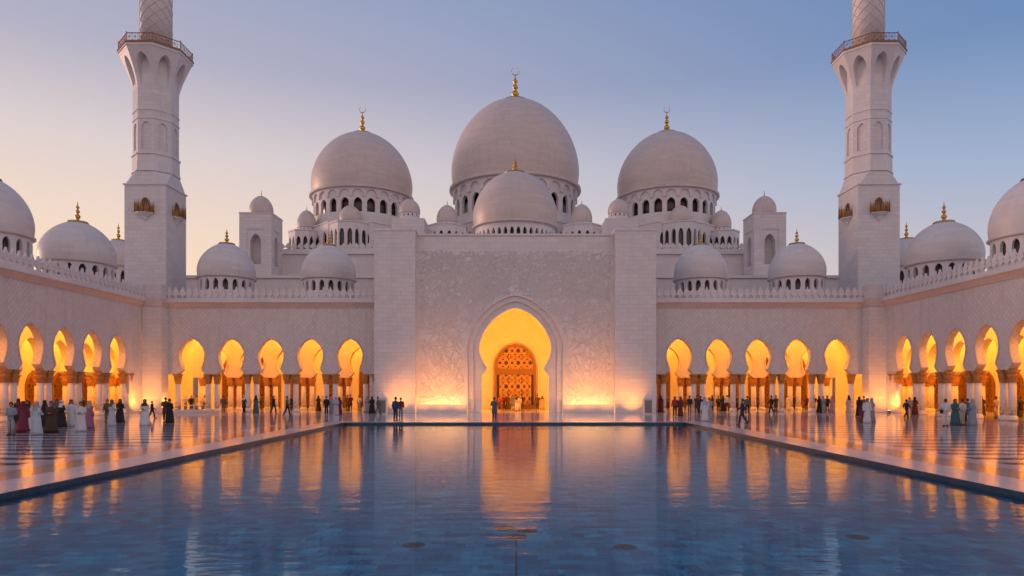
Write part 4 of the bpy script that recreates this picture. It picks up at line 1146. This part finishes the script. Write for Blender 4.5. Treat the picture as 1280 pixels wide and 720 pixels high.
PEOPLE = [  # photograph column, foot row, kind, colours, label, scale
 (14,544,'bare',('bluegrey','grey','hair'),'person in grey tunic with a dark bag, first of the crowd by the picture edge',1.06,'bag'),
 (29,540,'dress',('crimson','maroon'),'person in crimson dress beside the man in the grey tunic',1.06),
 (35,537,'robe',('white','black'),'person in white robe and dark head wrap behind the crimson dress',1.05),
 (46,543,'robe',('ice','grey'),'broad person in pale blue-white robe and grey head wrap left of the brown cloak',1.07),
 (64,541,'abaya',('brown','hair'),'person in long brown cloak seen from behind',1.07),
 (56,534,'abaya',('black','black'),'person in black cloak half hidden behind the brown cloak',1.04),
 (77,534,'abaya',('black','white'),'person in black abaya with white scarf just right of the brown cloak',1.04),
 (71,531,'thobe',('plum','dgrey'),'person in dark plum robe peering over the brown cloak',1.04),
 (89,533,'thobe',('white','dgrey'),'person in white thobe and dark head cloth, farther of the two by the pink dress',1.05),
 (101,539,'robe',('white','hair'),'dark-haired person in white thobe next to the pink dress',1.04),
 (112,536,'dress',('pink','beige'),'person in long pink dress and beige scarf',1.04),
 (23,528,'abaya',('maroon','maroon'),'person in maroon scarf behind the crimson dress',1.05),
 (104,517,'man',('black','black','hair'),'person in black standing by the columns behind the pink dress',1.0),
 (140,532,'robe',('ice','dgrey'),'person in pale blue robe beside a black abaya, before the columns',1.04),
 (150,529,'abaya',('black','black'),'person in black abaya beside the pale blue robe, before the columns',1.03),
 (134,527,'man',('olive','olive','hair'),'person in olive clothes behind the pale blue robe',1.0),
 (181,532,'abaya',('white','brown'),'person in wide white robe alone before the corner pier',1.06),
 (190,523,'walk',('black','black','hair'),'person in dark clothes striding behind the wide white robe',.86),
 (167,513,'man',('maroon','black','hair'),'small far person in dark red at the corner pier foot',.95),
 (212,529,'abaya',('black','hair'),'person in black robe standing alone between pier and platform',1.05),
 (207,526,'coat',('brown','black','hair'),'person in brown coat close behind the black robe by the pier',1.08),
 (232,513.6,'bare',('white','beige','white'),'person in white with white scarf behind the round platform',1.0),
 (239,513.6,'man',('black','black','hair'),'person in black behind the round platform next to the one in white',1.0),
 (246,512.5,'bare',('beige','cream','hair'),'person in beige behind the round platform',.98),
 (256,512.6,'man',('cream','brown','hair'),'person in cream shirt behind the gateway end of the round platform',.98),
 (279,515.5,'man',('olive','dgrey','hair'),'person in olive jacket under the second arch from the sunset-side pier',1.02),
 (305,516.5,'coat',('navy','black','white'),'person in navy coat and white scarf between second and third sunset-side arches',1.05),
 (311,514,'dress',('beige','beige'),'person in beige dress behind the navy coat with white scarf',1.0),
 (320,516.5,'abaya',('teal','black'),'person in dark teal robe left of the middle sunset-side arch',1.05),
 (326,513,'man',('brown','brown','hair'),'person in brown behind the dark teal robe',1.0),
 (342,517,'walk',('black','black','hair'),'person in black walking under the middle sunset-side arch',1.04),
 (359,520,'walk',('olive','black','hair'),'person in olive jacket taking a long stride near the pool corner',1.06),
 (364,514,'coat',('black','black','hair'),'person in black coat by columns behind the long-striding walker',1.0),
 (381,511.5,'dress',('red','red'),'small far person in red under the second arch from the gateway, sunset side',.95),
 (391,511.5,'coat',('black','black','hair'),'person in black coat deep under the second sunset-side arch from the gateway',1.0),
 (398,514,'abaya',('black','black'),'person in black abaya under the second sunset-side arch from the gateway',1.0),
 (404,513,'robe',('cream','white'),'person in cream robe between two black figures under the sunset-side arches',1.0),
 (408,518,'man',('black','black','hair'),'upright person in black before the column pair nearest the pool corner, sunset side',1.04),
 (415,517.5,'abaya',('bluegrey','grey'),'person in blue-grey robe at the sunset-side pool corner',1.0),
 (420,519,'robe',('lav','lav'),'person in lavender-grey robe at the sunset-side pool corner',1.0),
 (424,518.5,'abaya',('maroon','black'),'person in maroon robe and black scarf at the sunset-side pool corner',1.0),
 (434,513.5,'coat',('brown','brown','hair'),'person in brown coat, one of two under the sunset-side arch next the gateway',1.04),
 (438,513,'coat',('maroon','dgrey','hair'),'person in maroon coat, one of two under the sunset-side arch next the gateway',1.05),
 (449,513,'man',('white','grey','hair'),'person in white shirt and grey trousers left of the sunset-side gateway column',1.0),
 (454,513,'coat',('black','white','black'),'person in black coat and pale trousers left of the sunset-side gateway column',1.0),
 (459,515.5,'abaya',('grey','grey'),'person in grey robe beside the sunset-side gateway pylon',1.0),
 (465,516,'abaya',('black','black'),'person in black abaya beside the grey robe at the gateway pylon',1.0),
 (472.5,518,'walk',('dgrey','dgrey','hair'),'person in dark grey next to the sunset-side stone stand',1.0),
 (494.5,525.6,'man',('blue','navy','hair'),'person in blue shirt standing by the pool before the sunset-side pylon',1.09),
 (501,522.5,'man',('maroon','dgrey','hair'),'person in maroon close behind the blue shirt',1.02),
 (618,524.5,'coat',('teal','navy','hair'),'person in dark teal coat at the pool edge before the great arch',1.06),
 (625,512,'man',('red','maroon','hair'),'person in red, first of the group before the lattice door',1.0),
 (630,511.5,'man',('maroon','black','hair'),'person in maroon jacket amid the group before the lattice door',1.02),
 (635,511.5,'abaya',('brown','brown'),'person in brown robe amid the group before the lattice door',1.0),
 (641,513,'coat',('dgrey','beige','hair'),'person in grey coat and beige trousers in the middle of the lattice door',1.02),
 (645.5,514,'bare',('lav','white','black'),'person in lavender top and white trousers in the middle of the lattice door',1.0),
 (649,513.5,'man',('beige','cream','hair'),'person in beige shirt right of the lattice door middle',1.0),
 (653,511,'man',('black','brown','hair'),'person in black shirt at the right of the lattice door',1.0),
 (672,511.5,'coat',('brown','black','hair'),'person in brown coat beside the right frame of the lattice door',1.02),
 (678,511.5,'dress',('beige','brown'),'person in beige dress by the porch wall right of the lattice door',.95),
 (826,515,'abaya',('maroon','black'),'person in dark red robe between the blue-sky-side stone stand and first column',1.0),
 (834.5,512,'man',('dgrey','black','hair'),'small far person in dark grey behind the first blue-sky-side column',.95),
 (843.5,520.5,'man',('red','black','red'),'person in red top and red scarf by the blue-sky-side pool corner',1.06),
 (850.5,520.5,'thobe',('maroon','brown'),'person in dark maroon robe next to the red scarf',1.04),
 (862,516.5,'man',('black','dgrey','hair'),'person in black jacket under the blue-sky-side arch next the gateway',1.04),
 (871,515,'coat',('brown','brown','hair'),'person in brown coat behind the white thobe by the pool corner',1.05),
 (875.5,518,'man',('navy','black','hair'),'person in navy jacket just left of the white thobe',1.04),
 (881,526.5,'thobe',('white','lav'),'person in white thobe nearest the blue-sky-side pool corner',1.08),
 (886.5,524,'robe',('grey','hair'),'dark-haired person in light grey robe touching the white thobe',1.06),
 (890.5,512.5,'coat',('brown','black','black'),'person in brown coat and black scarf under the second blue-sky-side arch',1.0),
 (898,514,'man',('dgrey','black','hair'),'person in dark grey jacket, first of three under the second blue-sky-side arch',1.0),
 (904,514.3,'abaya',('black','black'),'person in black abaya, middle of three under the second blue-sky-side arch',1.0),
 (909,514.5,'man',('white','maroon','hair'),'person in white shirt and maroon trousers under the second blue-sky-side arch',1.05),
 (921,513,'coat',('black','black','hair'),'person in black coat beside the columns behind the navy suit',1.0),
 (928,530.5,'walk',('navy','navy','hair'),'person in navy suit walking alone on the open paving',1.07),
 (934,518,'man',('dgrey','black','hair'),'person in dark grey right behind the navy suit',1.04),
 (939.5,511.5,'coat',('black','navy','hair'),'first of three dark coats under the middle blue-sky-side arch, navy trousers',1.05),
 (945.5,511.5,'coat',('plum','black','hair'),'second of three dark coats under the middle blue-sky-side arch, plum',1.05),
 (952,511.5,'coat',('brown','black','black'),'third of three dark coats under the middle blue-sky-side arch, brown with black scarf',1.05),
 (964,517,'walk',('black','black','hair'),'person in black striding before the column pair, fourth blue-sky-side arch',1.05),
 (970,515,'coat',('brown','black','hair'),'person in brown coat behind the striding figure in black',1.04),
 (978,512,'abaya',('black','black'),'person in black abaya left of the white dress under the fourth blue-sky-side arch',1.0),
 (985.5,512.5,'dress',('cream','white'),'person in cream dress under the fourth blue-sky-side arch',1.0),
 (992,511.5,'man',('navy','black','hair'),'person in navy jacket right of the cream dress',1.0),
 (1000,511.5,'coat',('black','white','black'),'person in black coat and white trousers under the fourth blue-sky-side arch',1.0),
 (1008,512,'man',('maroon','black','hair'),'person in maroon jacket left of the fourth column pair, blue-sky side',.98),
 (1018,513.5,'phone',('black','grey','hair'),'person in black jacket holding up a phone by the blue-sky-side columns',1.02),
 (1024,516,'abaya',('black','black'),'person in black abaya left of the grey robe under the last blue-sky-side arch',1.0),
 (1029,516,'robe',('bluegrey','grey'),'person in blue-grey robe under the last blue-sky-side arch',1.0),
 (1034,515,'man',('black','black','hair'),'person in black between the blue-grey robe and the mauve dress',1.02),
 (1040,516.5,'abaya',('mauve','mauve'),'person in wide mauve dress under the last blue-sky-side arch',1.0),
 (1061,516,'dress',('lav','black'),'person in lavender dress and black scarf at the last column by the pier',1.05),
 (1074,520,'abaya',('black','black'),'person in black abaya before the blue-sky-side corner pier',1.03),
 (1080,519,'coat',('dgrey','grey','hair'),'person in dark grey coat behind the thobes at the corner pier',1.06),
 (1084,528.5,'thobe',('white','grey'),'person in white thobe and grey head cloth before the corner pier',1.06),
 (1089.5,527.5,'robe',('grey','grey'),'person in grey robe on the right of the thobe before the corner pier',1.06),
 (1078.5,528,'dress',('crimson','maroon'),'short person in crimson dress beside the thobe before the corner pier',.82),
 (1133,522.5,'walk',('black','black','hair'),'person in black bending forward before the blue-sky-side columns',.92),
 (1137,519.5,'bare',('grey','grey','grey'),'person in grey with grey scarf behind the bending person in black',1.0),
 (1143.5,519,'abaya',('maroon','black'),'person in maroon robe and black hood at the end column, blue-sky side',1.0),
 (1182,532.5,'bare',('white','white','hair'),'person in white tunic with a black shoulder bag seen from behind',1.08,'bag'),
 (1194,531.5,'abaya',('teal','teal'),'person in teal robe between two people in white',1.06),
 (1203,531,'man',('white','cream','hair'),'person in white shirt and cream trousers beside the teal robe',1.06),
 (1209.5,528,'coat',('dgrey','black','hair'),'person in dark coat between the white shirt and the blue-grey cloak',1.05,'bag'),
 (1215.5,532,'abaya',('bluegrey','grey'),'person in long blue-grey cloak at the end of the group before the side arcade',1.06),
 (1227,519.5,'abaya',('plum','black'),'person in plum robe and black hood under the side arches, blue-sky side',1.05),
 (1245,522.6,'bare',('beige','beige','hair'),'person in beige shirt and trousers between the side columns, blue-sky side',1.08),
 (1268,520.5,'abaya',('black','black'),'person in black abaya by the picture edge under the side arches',1.05),
 (1276,521,'coat',('black','dgrey','hair'),'person in black coat at the picture edge under the side arches',1.05),
]
random.seed(11)
placed = []
AVOID = [(c[0], c[1], .75) for c in COLPOS] + [(-34.6, 72.3, 3.2), (-13.55, 69.8, .8), (13.55, 69.8, .8)]
for row in PEOPLE:
    px, py, kind, cols, lab, s_ = row[:6]; extra = row[6] if len(row) > 6 else None
    D = F*CAMZ/(py-HY); D = min(D, 86.6)
    for _ in range(60):
        x, y = PX(px, D), D
        bad = any((x-a)**2+(y-b)**2 < r*r for a, b, r in AVOID) or any((x-a)**2+(y-b)**2 < .42**2 for a, b in placed)
        if 74.0 < y < 77.2 and (abs(x) > 37.3 or abs(x) < XE+.6): bad = True
        if abs(x) > 7 and 71.0 < y < 75 and abs(x) < XE+.6: bad = True
        if not bad: break
        D -= .25
    placed.append((x, y))
    rz = random.uniform(-.6, .6) + (PI if random.random() < .55 else 0)
    if kind == 'walk': rz = random.choice((PI/2, -PI/2)) + random.uniform(-.3,.3)
    person(x, y, kind, cols, lab, rz, s_, extra)

# ------------------------------------------------------------------ light
def aim(o, d): o.rotation_euler = Vector(d).to_track_quat('-Z', 'Y').to_euler()
# porch
for x in (-5.7, 5.7):
    for z, e in ((2.6, 1250), (7.2, 1150)):
        lamp('porch_lamp', 'POINT', (x, CY+3.4, z), e, AMBER, shadow_soft_size=.3)
    lamp('porch_lamp', 'POINT', (x*.6, CY+3.0, 13.2), 900, AMBER, shadow_soft_size=.4)
# troughs, plus added ground spots: wide upward wash on the carved wall
FLOOD = (1.0, .34, .05)
for s in (-1, 1):
    a = lamp('trough_lamp', 'AREA', (s*7.75, 72.42, .55), 48, FLOOD, shape='RECTANGLE', size=4.6, size_y=.15); aim(a, (0,.40,1))
    for dx in (-1.9, 0, 1.9):
        a = lamp('added_ground_spot', 'SPOT', (s*7.75+dx, 69.4, .06), 950, FLOOD, spot_size=R(84), spot_blend=1.0, shadow_soft_size=.10); aim(a, (dx*.05,3.55,3.3))
    a = lamp('pylon_spot', 'SPOT', (s*12.3, 69.6, .06), 900, FLOOD, spot_size=R(74), spot_blend=1.0, shadow_soft_size=.06); aim(a, (s*.02,2.4,1.9))
    a = lamp('pier_spot', 'SPOT', (s*37.9, 74.7, .42), 420, FLOOD, spot_size=R(110), spot_blend=1.0, shadow_soft_size=.06); aim(a, (s*.7,.0,1))
    a = lamp('corner_spot', 'SPOT', (s*39.2, 71.6, .42), 1000, FLOOD, spot_size=R(115), spot_blend=1.0, shadow_soft_size=.06); aim(a, (s*1.2,1.9,2.2))

SUN_EL, SUN_AZ = R(3.0), R(-72)          # azimuth measured from +Y (the view) towards +X
sd = Vector((math.sin(SUN_AZ)*math.cos(SUN_EL), math.cos(SUN_AZ)*math.cos(SUN_EL), math.sin(SUN_EL)))
sun = lamp('sun', 'SUN', (-60, 20, 40), 1.7, (1.0,.60,.44), angle=R(16)); aim(sun, -sd)

w = bpy.data.worlds.new('World'); sc.world = w; w.use_nodes = True
nt = w.node_tree; nt.nodes.clear()
out = nt.nodes.new('ShaderNodeOutputWorld'); bg = nt.nodes.new('ShaderNodeBackground')
L(nt, bg.outputs[0], out.inputs[0])
sky = nt.nodes.new('ShaderNodeTexSky'); sky.sky_type = 'NISHITA'; sky.sun_disc = False
sky.sun_elevation = SUN_EL; sky.sun_rotation = SUN_AZ; sky.dust_density = 1.6; sky.ozone_density = 2.0
g = nt.nodes.new('ShaderNodeTexCoord').outputs['Generated']
sp = nt.nodes.new('ShaderNodeSeparateXYZ'); L(nt, g, sp.inputs[0])
el = sp.outputs[2]
# side: -1 away from the afterglow .. 1 towards it, by horizontal bearing
hx = mathn(nt, 'MULTIPLY', sp.outputs[0], math.sin(SUN_AZ)); hy = mathn(nt, 'MULTIPLY', sp.outputs[1], math.cos(SUN_AZ))
hl_ = mathn(nt, 'SQRT', mathn(nt, 'ADD', mathn(nt, 'MULTIPLY', sp.outputs[0], sp.outputs[0]), mathn(nt, 'ADD', mathn(nt, 'MULTIPLY', sp.outputs[1], sp.outputs[1]), 1e-5)))
side = mathn(nt, 'DIVIDE', mathn(nt, 'ADD', hx, hy), hl_)
glow = ramp(nt, el, [(0,(1.1,.72,.40)),(.12,(1.1,.80,.54)),(.20,(1.0,.77,.62)),(.30,(.80,.69,.68)),(.40,(.50,.48,.60)),(.55,(.30,.39,.60)),(1,(.16,.26,.50))])
cool = ramp(nt, el, [(0,(.74,.60,.60)),(.14,(.60,.56,.63)),(.26,(.34,.46,.68)),(.40,(.145,.28,.54)),(.6,(.10,.21,.46)),(1,(.09,.18,.42))])
back = ramp(nt, el, [(0,(.80,.60,.57)),(.2,(1.0,.76,.72)),(.45,(.72,.62,.66)),(1,(.21,.30,.48))])
mr = nt.nodes.new('ShaderNodeMapRange'); mr.interpolation_type = 'SMOOTHSTEP'
L(nt, side, mr.inputs[0]); mr.inputs[1].default_value = -.6; mr.inputs[2].default_value = .85; mr.inputs[3].default_value = 0; mr.inputs[4].default_value = 1
c = mixc(nt, mr.outputs[0], cool, glow)
mb_ = nt.nodes.new('ShaderNodeMapRange'); mb_.interpolation_type = 'SMOOTHSTEP'
L(nt, sp.outputs[1], mb_.inputs[0]); mb_.inputs[1].default_value = .35; mb_.inputs[2].default_value = -.35; mb_.inputs[3].default_value = 0; mb_.inputs[4].default_value = 1
c = mixc(nt, mb_.outputs[0], c, back)
sk = nt.nodes.new('ShaderNodeVectorMath'); sk.operation = 'SCALE'; L(nt, sky.outputs[0], sk.inputs[0]); sk.inputs['Scale'].default_value = .10
c = mixc(nt, .10, c, sk.outputs[0])
L(nt, c, bg.inputs[0]); bg.inputs[1].default_value = 1.0

# ------------------------------------------------------------------ camera and render
cam = bpy.data.cameras.new('camera'); co = bpy.data.objects.new('camera', cam); COL.objects.link(co)
co.location = (0, 0, CAMZ); co.rotation_euler = (PI/2, 0, 0)
cam.sensor_width = 36; cam.lens = 24; cam.shift_x = -(CX-640)/1280; cam.shift_y = (HY-360)/1280
cam.clip_end = 5000; cam.clip_start = .1
sc.camera = co
sc.view_settings.view_transform = 'Standard'; sc.view_settings.look = 'None'; sc.view_settings.exposure = 0; sc.view_settings.gamma = 1
sc.render.engine = 'CYCLES'
sc.cycles.max_bounces = 8; sc.cycles.diffuse_bounces = 3; sc.cycles.glossy_bounces = 4; sc.cycles.transparent_max_bounces = 8
sc.cycles.sample_clamp_indirect = 6; sc.cycles.caustics_reflective = False; sc.cycles.caustics_refractive = False
sc.cycles.use_denoising = True
